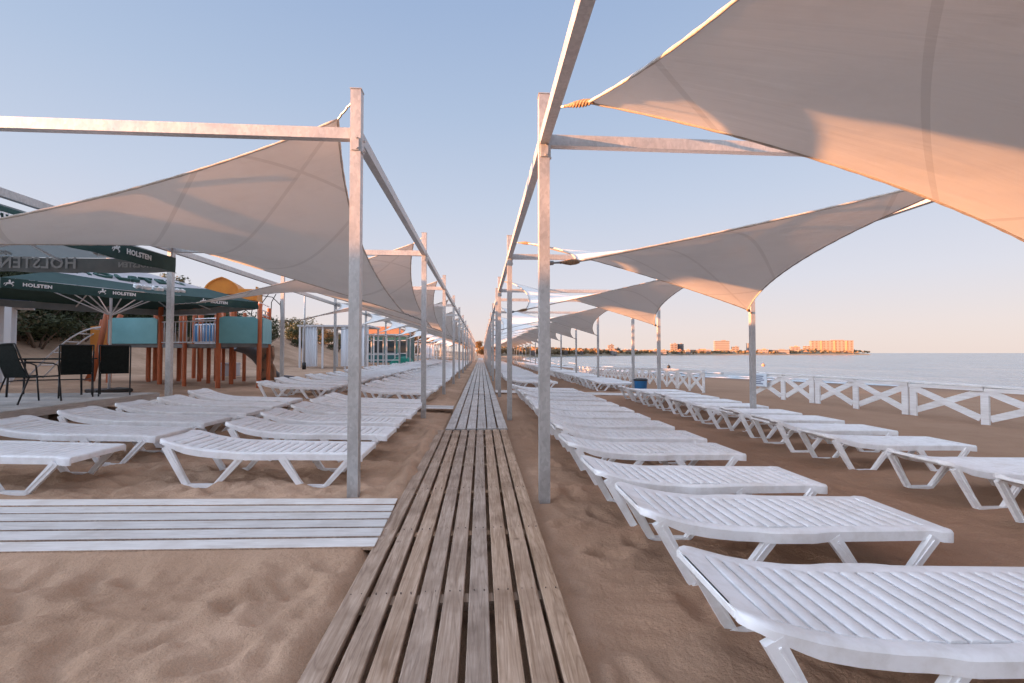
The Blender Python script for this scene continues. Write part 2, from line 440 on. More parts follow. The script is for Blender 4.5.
# surf: foam tongues along the waterline
mb = MB(); rr = random.Random(5)
for (o0, w0, brk, ph) in ((-.8, 2.4, -.3, 0), (4.0, 1.2, .06, 3), (9.5, .8, .2, 7)):
    prev = None; y = 14.0
    while y < 330:
        a = noise.noise((y*.06, ph, 0)); b = noise.noise((y*.21, ph+5, 0))
        x = plin(SHORE, y) + o0 + 1.6*a + .5*b
        w = w0*(1 + .8*noise.noise((y*.09, ph+9, 2)))
        if a + b*.6 > brk and w > .15:
            cur = [(x-w*.5, y, SEA_Z+.10), (x-w*.2, y, SEA_Z+.20), (x+w*.15, y, SEA_Z+.20), (x+w*.5, y, SEA_Z+.10)]
            if prev: mb.add(prev+cur, [(0, 1, 5, 4), (1, 2, 6, 5), (2, 3, 7, 6)])
            prev = cur
        else: prev = None
        y += .6 + y*.008
tag(mb.build('sea_foam', M['foam'], smooth=True), 'thin white foam of small waves along the waterline', 'sea foam', kind='stuff')

# ------------------------------------------------------------------ boardwalks
def planks_y(mb, x0, x1, n, gap, y0, y1, z, th, rnd, seg=(3.2, 4.4)):
    w = (x1-x0-gap*(n-1))/n
    for i in range(n):
        xa = x0+i*(w+gap); y = y0 - rnd.uniform(0, 1.5)
        while y < y1:
            l = rnd.uniform(*seg); a = max(y, y0); b = min(y+l, y1)
            if b-a > .08:
                dz = rnd.uniform(-.004, .004); dx = rnd.uniform(-.003, .003)
                mb.box((xa+w/2+dx, (a+b)/2, z-th/2+dz), (w, b-a-.005, th), rnd.uniform(-.0012, .0012), .004)
            y += l
rp = random.Random(11)
mb = MB()
planks_y(mb, -.745, .455, 9, .027, -2.5, 8.03, .035, .034, rp, (12, 13))
for y in (-.9, .6, 1.35, 2.62, 3.55, 4.6, 5.7, 6.8, 7.85): mb.box((-.145, y, -.028), (1.16, .09, .05))
w9 = (.455+.745-.027*8)/9
for y in (-.9, .6, 1.35, 2.62, 3.55, 4.6, 5.7, 6.8, 7.85):
    for i in range(9):
        for dx in (-.028, .028):
            mb.tube([(-.745+i*(w9+.027)+w9/2+dx+rp.uniform(-.006, .006), y+rp.uniform(-.02, .02), .02), (-.745+i*(w9+.027)+w9/2+dx, y, .0405)], .0036, 6, 1)
tag(mb.build('boardwalk', [M['walk'], M['nail']]), 'weathered brown plank boardwalk running away from the camera', kind='structure')
mb = MB(); y = 8.06
while y < 118:
    y1 = y + 6.4
    planks_y(mb, -.612, .465, 6, .028, y, y1, .055+rp.uniform(-.006, .006), .034, rp, (7, 8))
    for k in range(4): mb.box((-.075, y+.3+k*1.9, -.02), (1.0, .09, .05))
    y = y1 + .025
tag(mb.build('boardwalk', M['walkwhite']), 'white painted plank boardwalk continuing into the distance', kind='structure')
def cross_path(name, label, x0, x1, yc, rz, w, n, z0):
    mb = MB(); gap = .036; pw = (w-gap*(n-1))/n; L = abs(x1-x0)
    T = Matrix.Translation(((x0), yc, z0)) @ Matrix.Rotation(rz, 4, 'Z') @ Matrix.Rotation(R(1.72), 4, 'Y')
    s = 1 if x1 > x0 else -1
    for i in range(n):
        a = 0
        off = rp.uniform(-.03, .03)*.3
        while a < L:
            l = min(rp.uniform(3.6, 4.6), L-a)
            mb.box((s*(a+l/2)+off*(a == 0), -w/2+pw/2+i*(pw+gap), rp.uniform(-.004, .004)), (l-.006, pw*rp.uniform(.95, 1.05), .032), rp.uniform(-.003, .003), .004, M=T)
            a += l
    for k in range(int(L/1.4)+1):
        mb.box((s*(.25+k*1.4), 0, -.034), (.08, w*.90, .03), M=T)
    o = mb.build(name, [M['walkcross'], M['walk']])
    for p in o.data.polygons:
        if p.normal.z < .5: p.material_index = 1
    return tag(o, label, kind='structure')
cross_path('crossing_path', 'white plank path joining the boardwalk from the left', -.74, -6.6, 3.75, .038, 1.04, 6, .034)
cross_path('crossing_path', 'narrow white crossing path behind the first left loungers', -.66, -8.0, 11.05, 0, .62, 4, .06)
cross_path('crossing_path', 'white crossing path between the two right lounger blocks', .50, 9.2, 16.1, 0, .95, 5, .02)

# ------------------------------------------------------------------ sun loungers
LIFT = [1.0]
def lounger_profile(x):
    return .35 + (LIFT[0] if x < .76 else 1.0)*(-.35 + plin([(0, .462), (.05, .458), (.14, .432), (.26, .400), (.40, .375), (.56, .358), (.76, .350), (1.2, .350), (1.8, .350), (1.92, .342)], x))
def lounger_half(x):
    return plin([(0, .27), (.03, .315), (.09, .335), (.64, .338), (.70, .343), (.76, .357), (.80, .362), (1.0, .362), (1.04, .357), (1.11, .340), (1.2, .335), (1.80, .322), (1.845, .346), (1.90, .346), (1.92, .334)], x)
def make_lounger(merged=False):
    fr = MB(); bed = MB(); legs = []
    # side rails: deep rounded section following the profile
    xs = [0, .02, .05, .09, .14, .2, .26, .33, .4, .48, .56, .64, .70, .76, .80, .9, 1.0, 1.04, 1.11, 1.2, 1.35, 1.55, 1.78, 1.80, 1.845, 1.90, 1.92]
    for s in (-1, 1):
        vs = []; m = 8
        for x in xs:
            z = lounger_profile(x); w = lounger_half(x)
            dep = .040 + .034*ss(0, .3, x)
            sec = [(0, -dep), (0.0, -.014), (-.010, -.002), (-.020, .002), (-.052, .001), (-.092, -.010), (-.092, -.024), (-.022, -.026), (-.018, -dep)]
            m = len(sec)
            for (a, b) in sec: vs.append((x, s*(w+a), z+b))
        fs = []
        for i in range(len(xs)-1):
            for k in range(m):
                a = i*m+k; b = i*m+(k+1) % m
                fs.append((a, b, b+m, a+m) if s > 0 else (a, a+m, b+m, b))
        fs.append(tuple(range(m))); fs.append(tuple(range((len(xs)-1)*m+m-1, (len(xs)-1)*m-1, -1)))
        fr.add(vs, fs)
    # head and foot end boards (rounded)
    def cross(x0, x1, dz0=0, th=.022, lip=0):
        vs = []
        N = 9
        for i in range(N):
            y = -1+2*i/(N-1)
            for x in (x0, x1):
                z = lounger_profile(x); w = lounger_half(x)-.03
                for b in (-th, 0): vs.append((x, y*w, z+b+.001-.012*(1-y*y)*(.0 if lip else 1)))
        fs = []
        for i in range(N-1):
            o = i*4
            fs += [(o+1, o+3, o+7, o+5), (o, o+4, o+6, o+2), (o+2, o+6, o+7, o+3), (o+1, o+5, o+4, o)]
        fs += [(0, 2, 3, 1), (N*4-4, N*4-3, N*4-1, N*4-2)]
        fr.add(vs, fs)
    cross(0.004, .115); cross(1.80, 1.915, lip=1)
    fr.box((.004, 0, .440), (.016, .50, .036), 0, .006)
    fr.box((1.912, 0, .312), (.018, .66, .055), 0, .006)
    fr.box((.78, 0, .318), (.05, .62, .035)); fr.box((1.5, 0, .318), (.05, .62, .035)); fr.box((.30, 0, .36), (.04, .6, .03))
    # slats across the bed
    x = .128
    while x < 1.785:
        w = .070; xm = x+w/2; z = lounger_profile(xm)-.004
        sl = (lounger_profile(x+w)-lounger_profile(x))/w
        T = Matrix.Translation((xm, 0, z)) @ Matrix.Rotation(-math.atan(sl), 4, 'Y')
        hw = .262
        # crowned slat
        sec = [(-w/2, -.018), (-w/2, -.004), (-w/2+.007, .001), (0, .002), (w/2-.007, .001), (w/2, -.004), (w/2, -.018)]
        vs = [T @ Vector((a, s*hw, b)) for s in (-1, 1) for (a, b) in sec]; k = len(sec)
        bed.add(vs, [(i, i+1, k+i+1, k+i) for i in range(k-1)] + [(k-1, 0, k, 2*k-1), tuple(range(k-1, -1, -1)), tuple(range(k, 2*k))])
        x += .0835
    # trapezoid leg frames
    for (t0, b0, b1, t1) in ((.09, .30, .56, .78), (1.16, 1.35, 1.58, 1.80)):
        for s in (-1, 1):
            L = MB(); yt = s*.322; yb = s*.335
            def P(x, z): return Vector((x, yt+(yb-yt)*(1-z/.33), z))
            def strut(xa, za, xb, zb, wa, wb, th):
                d = Vector((xb-xa, 0, zb-za)).normalized(); nrm = Vector((-d.z, 0, d.x))
                vs = []
                for (xx, zz, w) in ((xa, za, wa), (xb, zb, wb)):
                    c = P(xx, zz)
                    for a, b in ((-1, -1), (1, -1), (1, 1), (-1, 1)):
                        vs.append(c + nrm*(a*w/2) + Vector((0, b*th/2, 0)))
                L.add(vs, [(0, 1, 2, 3), (7, 6, 5, 4), (0, 4, 5, 1), (1, 5, 6, 2), (2, 6, 7, 3), (3, 7, 4, 0)])
            zt = lounger_profile(t0)-.05
            strut(t0, zt, b0, .016, .075, .050, .034)
            strut(t0+.018, zt-.02, b0+.018, .03, .012, .012, .046)
            strut(b1, .016, t1, .296, .046, .064, .034)
            strut(b1-.012, .02, t1-.012, .285, .010, .010, .046)
            strut(b0-.018, .014, b1+.016, .014, .034, .034, .052)
            legs.append(L)
    root = empty('sun_lounger')
    if merged:
        bpy.data.objects.remove(root)
        allm = MB()
        for q in (fr, bed, *legs): allm.add(q.v, q.f)
        return allm.build('sun_lounger', M['plastic'], angle=35)
    fr.build('frame', M['plastic'], root, angle=35); bed.build('slatted_bed', M['plastic'], root, angle=35)
    for L in legs: L.build('leg', M['plastic'], root)
    return root
proto = {}
for key, lift, mg in (('n0', 1.0, False), ('n1', 1.40, False), ('f0', 1.0, True), ('f1', 1.5, True)):
    LIFT[0] = lift; proto[key] = make_lounger(mg)
used = dict.fromkeys(proto, 0); rv = random.Random(5)
def place_lounger(x, y, label, group, far=False, rz=0.0, keep=False, wy=.98):
    k = ('f' if far else 'n') + ('1' if rv.random() < .34 and not keep else '0'); src = proto[k]
    o = src if used[k] == 0 else copy_tree(src)
    used[k] += 1
    o.location = (x, y, g(x+1, y, False) - .012)
    o.rotation_euler = (0, R(1.72 if x < 0 else 1.2), rz); o.scale = (1.05, wy, 1)
    tag(o, label, 'sun lounger', group)
ORD = ['nearest', 'second', 'third', 'fourth', 'fifth', 'sixth', 'seventh', 'eighth', 'ninth', 'tenth', 'eleventh', 'twelfth', 'thirteenth', 'fourteenth']
rl = random.Random(21)
GR = 'white plastic sun loungers set out in rows'
def row(xh, ycs, desc, jit=.035):
    for i, y in enumerate(ycs):
        o = ORD[i] + (' white lounger' if i == 0 else ' white lounger from the camera')
        place_lounger(xh + rl.uniform(-jit, jit), y, f'{o} in the {desc}', GR, False, rl.uniform(-.03, .03), i < 3, 1.05 if (i < 2 and xh > 0) else .97)
row(-3.22, [5.10, 6.22, 7.18, 8.15, 9.08, 10.0], 'left row beside the boardwalk posts')
row(-5.80, [4.86, 5.92, 6.95, 7.85, 8.8, 9.75], 'far left row near the cafe terrace')
row(.96, [1.95, 3.10, 4.02, 5.2, 6.16, 7.15, 8.15, 9.12, 10.1, 11.1, 12.1, 13.1, 14.1], 'right row beside the boardwalk')
row(4.42, [3.40, 4.45, 5.86, 6.98, 8.06, 9.07, 10.12, 11.2, 12.25, 13.25, 14.28], 'right row nearest the white fence')
def far_row(xh, y0, y1, pitch, desc):
    y = y0; i = 0
    while y < y1:
        for k in range(14):      # keep clear of the outer posts
            py = 17.4+5.32*k
            if xh > 2 and abs(y-py) < .46: y = py+.47
        lab = f'{["first","second","third"][i]} white lounger of the {desc}' if i < 3 else f'small white lounger further along the {desc}'
        place_lounger(xh+rl.uniform(-.06, .06), y, lab, GR if i < 3 else 'loungers further along the ' + desc, y > 30, rl.uniform(-.03, .03))
        y += pitch*rl.uniform(.95, 1.05); i += 1
far_row(-3.35, 12.4, 62, 1.12, 'left boardwalk row beyond the narrow crossing path')
far_row(-6.15, 13.2, 62, 1.12, 'outer left row beyond the narrow crossing path')
far_row(.98, 18.0, 62, 1.12, 'right boardwalk row beyond the wide crossing path')
far_row(4.3, 18.0, 62, 1.12, 'outer right row beyond the wide crossing path')

# ------------------------------------------------------------------ canopy frames
LX0, LX1, RX0, RX1 = -1.21, -6.35, .60, 5.92
def frame(label, xi, xo, ys, zb, zt, side, ext=None):
    f = thing('canopy_frame', label, 'canopy frame')
    S = M['steel']
    for y in ys:
        for (x, w) in ((xi, .10), (xo, .095)):
            b = MB(); z0 = g(x, y, False)-.4; ox = .0
            b.bar((x, y, z0), (x, y, zt), w, w); b.box((x, y, zt+.004), (w+.012, w+.012, .008))
            # bracket plates at beam height
            b.box((x-side*.056, y, zb-.10), (.012, .09, .16)); b.box((x, y-.056, zb-.11), (.07, .012, .12))
            for dz in (-.05, -.15):
                b.tube([(x-side*.060, y+.02, zb+dz), (x-side*.076, y+.02, zb+dz)], .013, 6); b.tube([(x+.015, y-.060, zb+dz), (x+.015, y-.076, zb+dz)], .013, 6)
            p = b.build('post', S, f)
        b = MB(); s = 1 if xo > xi else -1
        b.bar((xi+s*.055, y, zb), (xo-s*.055, y, zb), .08, .105); b.build('cross_beam', S, f)
    yy = list(ys)
    if ext is not None: yy = [ext] + yy
    for a, b_ in zip(yy, yy[1:]):
        for x, sd in ((xi, -side), (xo, side)):
            q = MB(); X = x
            # inner beams run past the face of the posts
            q.bar((X, a+.052, zb+.005), (X, b_-.052, zb+.005), .085, .11); q.build('long_beam', S, f)
    return f
YL = [4.47 + 5.28*k for k in range(17)]
YRA = [-1.0, 4.31, 9.57, 14.82]
YRB = [17.4 + 5.32*k for k in range(14)]
# side: sign that pushes the long beams (inner beams hang on the boardwalk side of the left posts / far side of right ones)
frame('galvanised steel post and beam frame along the left of the boardwalk', LX0, LX1, YL, 3.50, 3.93, -1)
frame('nearest galvanised steel post and beam frame right of the boardwalk', RX0, RX1, YRA, 3.42, 3.86, -1)
frame('distant galvanised steel frame right of the boardwalk beyond the wide crossing', RX0, RX1, YRB, 3.42, 3.86, -1)

# ------------------------------------------------------------------ shade sails
def sail(label, group, NI, NO, FO, FI, anchors, N=40, near=True, sag=.058, chain=False):
    root = thing('shade_sail', label, 'shade sail', tuple((NI+FO)/2), 0, group)
    org = (NI+FO)/2
    C = (NI+NO+FO+FI)/4
    def edge(a, b, t, sag=sag):
        if a is NO or b is NO:
            if a is FO or b is FO: sag = .115
        p = a.lerp(b, t); m = (a+b)/2
        d = (C-m); d.normalize()
        L = (b-a).length
        return p + d*(sag*L*4*t*(1-t))
    def S(u, v):       # u: inner -> outer, v: near -> far
        c0 = edge(NI, NO, u); c1 = edge(FI, FO, u); d0 = edge(NI, FI, v); d1 = edge(NO, FO, v)
        bl = NI*(1-u)*(1-v)+NO*u*(1-v)+FI*(1-u)*v+FO*u*v
        return c0*(1-v)+c1*v + d0*(1-u)+d1*u - bl
    b = MB(); uvs = []
    for j in range(N+1):
        for i in range(N+1):
            p = S(i/N, j/N)
            b.v.append(tuple(p-org)); uvs.append((i/N, j/N))
    for j in range(N):
        for i in range(N): b.f.append((j*(N+1)+i, j*(N+1)+i+1, (j+1)*(N+1)+i+1, (j+1)*(N+1)+i))
    b.mi = [0]*len(b.f)
    me = b.mesh('cloth', M['sail'], True)
    ul = me.uv_layers.new(name='UVMap')
    for l in me.loops: ul.data[l.index].uv = uvs[l.vertex_index]
    o = bpy.data.objects.new('cloth', me); COL.objects.link(o); o.parent = root
    h = MB(); K = 40 if near else 14
    for (a, c) in ((NI, NO), (NO, FO), (FO, FI), (FI, NI)):
        pts = [edge(a, c, k/K)-org for k in range(K+1)]
        h.tube(pts, [.011 + (.004 if k % 2 and near else 0) for k in range(K+1)], 6)
    h.build('hem', M['hem'], root, smooth=True)
    for corner, an in zip((NI, NO, FO, FI), anchors):
        if an is None: continue
        s = MB(); d = an-corner; L = d.length
        a = corner-org; e = an-org
        if near and not chain:
            # rope lashing, shackle and eye bolt
            pts = []; rads = []
            n = 22
            dn = d.normalized(); sd = dn.cross(Vector((0, 0, 1))).normalized(); up = sd.cross(dn)
            for ph in (0, 2.1, 4.2):
                pts = [a - dn*.06 + dn*((L*.62+.06)*k/n) + (sd*math.cos(k*.9+ph)+up*math.sin(k*.9+ph))*(.022*math.sin(math.pi*min(1, k/n+.12))) for k in range(n+1)]
                s.tube(pts, .014, 5)
            s.build('lashing_rope', M['strap'], root, smooth=True)
            s = MB(); s.tube([a+d*.55, a+d*.8, e], [.012, .010, .010], 6); s.tube([e - dn*.05, e+dn*.02], .022, 8); s.build('eye_bolt', M['chain'], root)
        else:
            L_ = d.length; dn = d.normalized(); n_ = max(3, int(L_/.055)) if near else 1
            for q in range(n_):
                c0 = a+d*(q/n_); c1_ = a+d*((q+1)/n_); off = V(0, 0, .012 if q % 2 else 0)
                s.tube([c0-dn*.008, (c0+c1_)/2+off, c1_+dn*.008], .010 if near else .018, 6)
            s.build('chain', M['chain'], root)
    return root
def V(*a): return Vector(a)
def sails(side, ys, xi, xo, zh_i, zl_i, zh_o, zl_o, labels, group):
    s = 1 if xo > xi else -1
    for k, (y0, y1) in enumerate(zip(ys, ys[1:])):
        rr = random.Random(100+k)
        near = y0 < 16
        di, do = .36, .20
        if side == 'R':    # near-inner low, near-outer high, far-outer low, far-inner high
            zs = (zl_i, zh_o, zl_o, zh_i)
        else:              # near-inner high, near-outer low, far-outer high, far-inner low
            zs = (zh_i, zl_o, zh_o, zl_i)
        A = [V(xi+s*.06, y0+.04, zs[0]), V(xo-s*.05, y0+.05, zs[1]), V(xo-s*.05, y1-.05, zs[2]), V(xi+s*.06, y1-.04, zs[3])]
        cen = sum(A, V(0, 0, 0))/4
        C = []
        lens = (.46, .22, .22, .42) if side == 'R' else (.30, .40, .26, .42)
        for a, l in zip(A, lens):
            d = cen-a; d.normalize(); C.append(a+d*l*rr.uniform(.95, 1.05))
        sail(labels(k), group, C[0], C[1], C[2], C[3], A, 44 if near else 16, near, chain=(side == 'L'))
def labR(k): return ['large pale sail overhead at the upper right with a sunlit orange edge',
                     'second pale sail on the right, stretched low to the first outer post',
                     'third pale sail on the right, behind the second sail'][k]
def labRB(k): return 'pale shade sail in the far right run over the distant loungers' if k > 1 else ['first pale sail of the far right run beyond the wide crossing', 'second pale sail of the far right run beyond the wide crossing'][k]
def labL(k): return ['large nearest pale sail on the left hanging from the first steel post', 'second pale sail on the left, seen edge on behind the nearest one',
                     'third pale sail on the left, starting beside the playground tower'][k] if k < 3 else 'pale shade sail in the distant left run over the far loungers'
GS = 'pale shade sails stretched between steel posts'
sails('R', YRA, RX0, RX1, 3.72, 2.25, 3.46, 2.26, labR, GS)
sails('R', YRB, RX0, RX1, 3.72, 2.25, 3.46, 2.26, labRB, GS)
sails('L', YL, LX0, LX1, 3.84, 2.08, 3.60, 2.38, labL, GS)

# ------------------------------------------------------------------ white fences by the sea
def fence(label, pts, doubles, h=.84):
    f = thing('fence', label, 'fence', (pts[0][0], pts[0][1], g(*pts[0], False)))
    o = Vector(f.location)
    W = M['whitewood']
    P = [Vector((x, y, g(x, y, False)))-o for x, y in pts]
    for i, p in enumerate(P):
        q = P[min(i+1, len(P)-1)]-P[max(i-1, 0)]; q.normalize()
        offs = (-.10, .10) if i in doubles else (0,)
        for d in offs:
            b = MB(); c = p+q*d
            b.box((c.x, c.y, c.z+(h-.30)/2-.01), (.16, .055, h+.27), math.atan2(q.y, q.x), .006); b.build('post', W, f)
        if i < len(P)-1:
            r = P[i+1]; dd = (r-p).normalized(); nrm = dd.cross(Vector((0, 0, 1))).normalized()*.042
            b = MB(); b.bar(p+Vector((0, 0, h+.028)), r+Vector((0, 0, h+.028)) - dd*.004, .16, .045); b.bar(p+dd*.01-nrm*1.0+Vector((0, 0, h-.06)), r-dd*.01-nrm*1.0+Vector((0, 0, h-.045)), .02, .085); b.bar(p+dd*.01+nrm*1.0+Vector((0, 0, h-.06)), r-dd*.01+nrm*1.0+Vector((0, 0, h-.045)), .02, .085); b.build('top_rail', W, f)
            for (za, zb, sg) in ((h-.10, .12, 1), (.12, h-.10, -1)):
                b = MB(); b.bar(p+dd*.08+Vector((0, 0, za))+nrm*sg*.55, r-dd*.08+Vector((0, 0, zb))+nrm*sg*.55, .022, .15); b.build('cross_brace', W, f)
    return f
F1 = [(10.02, 16.25), (10.40, 15.05), (10.72, 13.98), (11.02, 12.72), (11.28, 11.30), (11.56, 9.72), (11.85, 8.1), (12.1, 6.5), (12.3, 4.9)]
fence('near white fence of crossed braces between the sand and the sea', F1, {2, 4, 6})
F2 = [(8.85+(i*1.5)*.085+.0*i, 17.6+i*1.5) for i in range(30)]
fence('far white fence of crossed braces beyond the gap by the blue bin', F2, {2, 4, 6, 8, 10, 12, 14, 16, 18, 20, 22, 24})
# notice on the fence
t = thing('notice_board', 'small pale notice with dark lines hung on the near white fence end', 'sign', (10.02, 15.80, g(10.1, 15.8, False)+.62))
a = math.atan2(15.05-16.25, .38)
b = MB(); b.box((0, 0, 0), (.62, .02, .46), a, .004); b.build('panel', M['board'], t)
b = MB(); T = Matrix.Rotation(a, 4, 'Z')
for k, w in enumerate((.40, .36, .42, .30, .38)):
    b.box((-.02+(w-.4)/2, -.0125, .14-.068*k), (w, .004, .028), M=T)
b.build('lettering', M['stripeblue'], t)

# blue bin by the far frame
t = thing('litter_bin', 'squat blue litter bin with dark liner at a post by the fence gap', 'bin', (6.18, 17.3, g(6.2, 17.3, False)))
b = MB(); n = 16
prof = [(.0, .0), (.20, .0), (.215, .03), (.25, .44), (.26, .46)]
def lathe(b, prof, c=(0, 0, 0), n=16, mi=0):
    vs = []; fs = []
    for r, z in prof:
        for k in range(n): vs.append((c[0]+r*math.cos(2*math.pi*k/n), c[1]+r*math.sin(2*math.pi*k/n), c[2]+z))
    for i in range(len(prof)-1):
        for k in range(n):
            fs.append((i*n+k, i*n+(k+1) % n, (i+1)*n+(k+1) % n, (i+1)*n+k))
    return b.add(vs, fs, mi)
lathe(b, prof); b.build('body', M['binblue'], t, smooth=True)
b = MB(); lathe(b, [(.262, .44), (.275, .46), (.27, .50), (.22, .52), (.20, .40), (0, .38)]); b.build('liner', M['blackmetal'], t, smooth=True)

# ------------------------------------------------------------------ lettering helper
def text_mesh(body, size, extrude, bold=.0):
    cu = bpy.data.curves.new('txt', 'FONT'); cu.body = body; cu.size = size; cu.extrude = extrude; cu.offset = bold
    cu.align_x = 'CENTER'; cu.align_y = 'CENTER'; cu.space_character = 1.08; cu.resolution_u = 2
    ob = bpy.data.objects.new('txt', cu); COL.objects.link(ob)
    bpy.context.view_layer.update()
    me = bpy.data.meshes.new_from_object(ob.evaluated_get(bpy.context.evaluated_depsgraph_get()))
    bpy.data.objects.remove(ob); bpy.data.curves.remove(cu)
    return me
def put_text(body, size, parent, c, right, up, material, extrude=.004, bold=.004):
    me = text_mesh(body, size, extrude, bold); me.materials.clear(); me.materials.append(material)
    r = Vector(right).normalized(); u = Vector(up).normalized(); nn = r.cross(u)
    me.transform(Matrix(((r.x, u.x, nn.x, c[0]), (r.y, u.y, nn.y, c[1]), (r.z, u.z, nn.z, c[2]), (0, 0, 0, 1))))
    o = bpy.data.objects.new('lettering', me); COL.objects.link(o); o.parent = parent
    return o
def emblem(parent, c, right, up, s, material):
    """small mounted rider seen from the side"""
    r = Vector(right).normalized(); u = Vector(up).normalized(); nn = r.cross(u)
    T = Matrix(((r.x, u.x, nn.x, c[0]), (r.y, u.y, nn.y, c[1]), (r.z, u.z, nn.z, c[2]), (0, 0, 0, 1)))
    b = MB()
    for poly in ([(-.45, .0), (-.35, .18), (.2, .16), (.38, .38), (.52, .34), (.56, .2), (.36, .1), (.3, -.1), (-.4, -.12)],
                 [(-.42, -.1), (-.62, -.45), (-.52, -.47), (-.25, -.1)], [(.1, -.1), (.42, -.3), (.3, -.48), (.38, -.5), (.55, -.28), (.3, -.08)],
                 [(-.08, .1), (-.15, .5), (-.05, .68), (.08, .64), (.12, .45), (.14, .1)], [(-.45, .1), (-.7, .0), (-.75, -.3), (-.55, -.05)]):
        b.prism([(x*s, y*s) for x, y in poly], -.003, .003, T)
    return b.build('emblem', material, parent)

# ------------------------------------------------------------------ parasols
def parasol(label, cx, cy, rz, size, zv, hv, rise, ground, white_in):
    t = thing('parasol', label, 'parasol', (cx, cy, ground), rz)
    h = size/2; z0 = zv-ground; ze = z0+hv; zp = ze+rise
    c = MB(); rings = [.10, .2, .34, .5, .64, .8, 1.0]
    def pt(side, k, s):
        a = side*math.pi/2; x = h*s; y = h*s*k
        sagz = -.10*math.sin(math.pi*s)*(1-abs(k)) - .03*(1-abs(k))*s
        z = ze + rise*(1-s) + sagz*.9
        return (x*math.cos(a)-y*math.sin(a), x*math.sin(a)+y*math.cos(a), z)
    K = 8
    for side in range(4):
        vs = []; fs = []; mi = []
        for s in rings:
            for k in range(K+1): vs.append(pt(side, -1+2*k/K, s))
        for i in range(len(rings)-1):
            for k in range(K):
                fs.append((i*(K+1)+k, (i+1)*(K+1)+k, (i+1)*(K+1)+k+1, i*(K+1)+k+1)); mi.append(0 if rings[i+1] <= white_in else 1)
        o = len(c.f); c.add(vs, fs); c.mi[o:] = mi
    lathe(c, [(.0, zp+.22), (.08, zp+.19), (.18, zp+.06), (h*.16, zp-.09)], n=12, mi=0)
    c.build('canopy', [M['whitecloth'], M['darkgreen'] if white_in > .3 else M['greenunder']], t, angle=50)
    v = MB(); hw = h+.004
    for side in range(4):
        a = side*math.pi/2; vs = []; fs = []; K2 = 24
        for k in range(K2+1):
            y = -hw+2*hw*k/K2
            dz = -.03*(1-(y/hw)**2)
            wob = .012*math.sin(y*5+side)
            for (zz, xx) in ((ze+dz, hw), (ze-hv*.5+dz, hw+.006+wob), (ze-hv+dz+.008*math.sin(y*9), hw+wob*1.6)):
                vs.append((xx*math.cos(a)-y*math.sin(a), xx*math.sin(a)+y*math.cos(a), zz))
        for k in range(K2):
            for r_ in range(2): fs.append((k*3+r_, k*3+r_+1, k*3+r_+4, k*3+r_+3))
        v.add(vs, fs)
    v.build('valance', M['darkgreen'], t, smooth=True)
    ln = MB()       # added inner sheet, its paler colour stands in for daylight through the cloth
    ln.add([(x*.996, y*.996, z) for x, y, z in v.v], v.f); ln.build('lit_reverse', M['lit_reverse'], t, smooth=True)
    p = MB(); p.tube([(0, 0, 0), (0, 0, zp+.1)], .032, 12); p.build('pole', M['whitemetal'], t, smooth=True)
    p = MB(); p.box((0, 0, .05), (.8, .8, .1), 0, .02); p.build('base', M['blackmetal'], t)
    for k in range(8):
        a = k*math.pi/4; L = h*(math.sqrt(2) if k % 2 else 1)*.985
        b = MB(); b.bar((0, 0, zp-.10), (math.cos(a)*L, math.sin(a)*L, ze-.035-(0 if k % 2 else .06)), .025, .03); b.build('rib', M['whitemetal'], t)
        b = MB(); b.bar((math.cos(a)*.05, math.sin(a)*.05, ze-.45), (math.cos(a)*L*.48, math.sin(a)*L*.48, ze+rise*.5-.14), .02, .025); b.build('strut', M['whitemetal'], t)
    return t, h, ze, zp
# parasol above the terrace edge, seen from below
gA = base_g(-7.75, 6.95)
tA, h, ze, zp = parasol('large dark green parasol nearest the left edge, seen from below', -7.75, 6.95, 0, 4.0, 2.90, .27, .62, gA, .16)
for y in (1.0, -1.25):
    put_text('HOLSTEN', .12, tA, (h+.026, y+.06, ze-.145), (0, 1, 0), (0, 0, 1), M['letter'], .003)
    emblem(tA, (h+.026, y-.42, ze-.14), (0, 1, 0), (0, 0, 1), .12, M['letter'])
rise = zp-ze
put_text('HOLSTEN', .29, tA, (-.40, h-.030, ze-.135), (-1, 0, 0), (0, 0, 1), M['letterdim'], .002, .006)
for x in (1.30,):
    put_text('HOLSTEN', .13, tA, (x, h-.030, ze-.15), (-1, 0, 0), (0, 0, 1), M['letterdim'], .002)
put_text('HOLSTEN', .44, tA, (.80, h*.62, ze+rise*.38-.075), (-1, 0, 0), (0, -h, rise), M['letterdim'], .03, .006)
for x in (-1.1, 1.1): put_text('HOLSTEN', .16, tA, (x, h*.9, ze+rise*.10-.045), (-1, 0, 0), (0, -h, rise), M['letterdim'], .02)
put_text('HOLSTEN', .50, tA, (h*.58, 0, ze+rise*.42-.075), (0, 1, 0), (-h, 0, rise), M['letterdim'], .03, .006)
